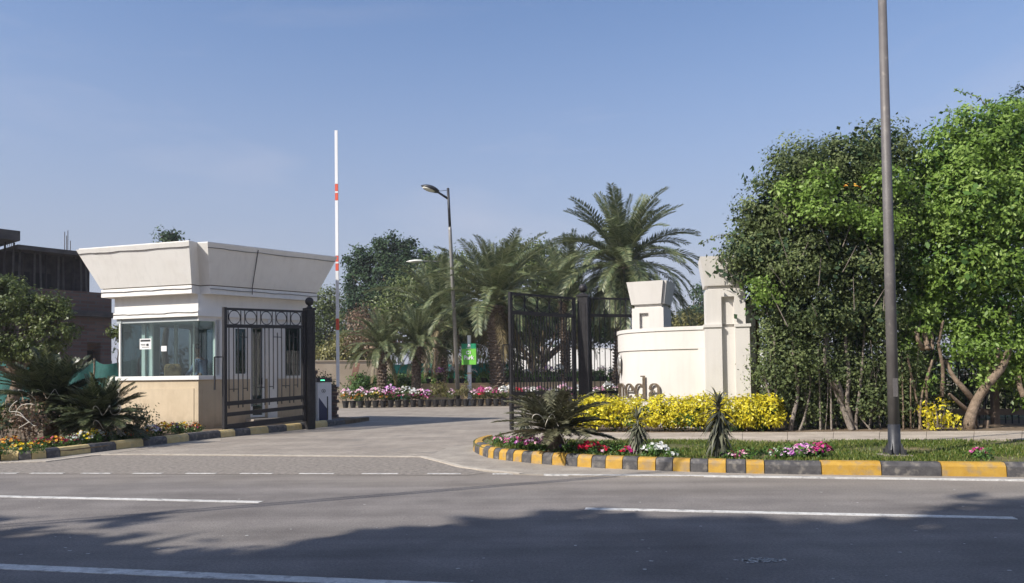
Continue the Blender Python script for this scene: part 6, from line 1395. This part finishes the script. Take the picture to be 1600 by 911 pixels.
for i, (px, h2) in enumerate(((101, 30), (104, 24), (106, 32), (110, 16), (12, 12), (15, 16), (18, 13))):
    q = D(px, 385, 38.5); zb_ = D(px, 392 if px > 50 else 376, 38.5).z-.3; mb = MB(); mb.rod((q.x, q.y, zb_), (q.x, q.y, zb_+h2/31+.3), .018, n=4); mb.build('rebar', M['slab'], ub)
# ---- far tree line closing the horizon
fb_ = []
rr = random.Random(12)
for i in range(60):
    x = -150+i*5.4; fb_.append((x+rr.uniform(-2, 2), 125+rr.uniform(-8, 8), 2.5, 4.5, 3, rr.uniform(3, 5.5)))
foliage('distant_trees', 'ficus', None, fb_, 26000, .8, .5, .8, .5, 99, zmin=0)

# ==================================================================== trees behind the camera (their shade falls on the road)
def shade_tree(x, y, h, r, seed, lab):
    base = (x, y, 0); bl_ = []; rr = random.Random(seed)
    for i in range(12):
        a = rr.uniform(0, 6.28); q = r*.45*rr.random()**.5; bl_.append((x+math.cos(a)*q, y+math.sin(a)*q, h-r*.42-rr.uniform(.0, .45)*h*.7, r*.5, r*.5, r*.42))
    bl_.append((x, y, h-r*.42, r*.6, r*.6, r*.42))
    tree('roadside_tree', base, lab, 'tree', 'ficus', bl_, 21000, .62, .42, .32, .32, seed, 'trees across the road behind the camera', 'bark', .9, 8, .3)
TREES = [(-29, -4.6, 10.2, 5.2), (-24.5, -4.6, 9.6, 5.0), (-20.8, -4.6, 10.2, 5.0), (-16.4, -4.7, 14.0, 5.0), (-12.4, -4.6, 16.4, 5.2), (-8.4, -4.8, 17.0, 5.2), (-4.2, -5.0, 17.2, 5.2), (0, -5.2, 17.4, 5.2), (4.5, -5.4, 17.2, 5.2), (-14.6, -2.6, 11.6, 4.4), (-18.8, -2.2, 11.2, 4.4), (-22.8, -2.4, 10.6, 4.6), (-16.8, -7.5, 13.2, 5), (-13.2, -1.7, 10.2, 4.2), (-17.6, -1.6, 9.8, 4.2), (-9.4, -1.9, 10.2, 4.2)]
for i, (x, y, h, r) in enumerate(TREES): shade_tree(x, y, h, r, 300+i, 'tall dense roadside tree across the road, '+ordinal(i)+' of its row')
# overhead cables from the lamp post to a pole across the road
pq = Vector((-24, -2.6, 0)); up_ = empty('utility_pole', tuple(pq), 'grey utility pole on the near side of the road, outside the photo', 'pole'); mb = MB(); mb.tube([pq, pq+Vector((0, 0, 9.4))], [.14, .09], 10); mb.build('shaft', M['polegrey'], up_)
for k, (za, zb_) in enumerate(((8.5, 9.2), (8.1, 8.2))):
    a_ = Vector((topp.x, topp.y, za)); b_ = Vector((pq.x, pq.y, zb_)); cb = empty('overhead_cable', tuple(a_), ('upper' if k == 0 else 'lower')+' dark overhead cable from the street lamp across the road', 'cable')
    mb = MB(); mb.tube([a_.lerp(b_, i/16)-Vector((0, 0, 1.0*math.sin(math.pi*i/16)*.35)) for i in range(17)], .028, 5); mb.build('cable', M['poledark'], cb)
# worn flecks of white paint on the asphalt
mb = MB(); rr = random.Random(77)
def fleck(c, r_):
    n = 7; mb.add([(c.x+math.cos(6.283*i/n)*r_*rr.uniform(.6, 1.5), c.y+math.sin(6.283*i/n)*r_*rr.uniform(.5, 1), .006) for i in range(n)], [tuple(range(n))])
for i in range(150): fleck(G(rr.gauss(1190, 17), rr.gauss(876, 1.8), 0), rr.uniform(.004, .016))
for i in range(70): fleck(G(rr.uniform(0, 1600), rr.uniform(765, 911), 0), rr.uniform(.004, .018))
mb.build('paint_flecks', M['line'], None, kind='stuff')

# ---- winter haze: one closed box of thin air round everything
mb = MB(); mb.box((0, 215, 14.5), (842, 612, 32)); hz = mb.build('haze', M['dark']); hz['kind'] = 'stuff'
hm = bpy.data.materials.new('haze'); hm.use_nodes = True; hm.node_tree.nodes.clear(); pv = hm.node_tree.nodes.new('ShaderNodeVolumePrincipled'); ho = hm.node_tree.nodes.new('ShaderNodeOutputMaterial')
pv.inputs['Density'].default_value = .0006; pv.inputs['Color'].default_value = (.92, .94, 1, 1); hm.node_tree.links.new(pv.outputs[0], ho.inputs['Volume']); hz.data.materials.clear(); hz.data.materials.append(hm)
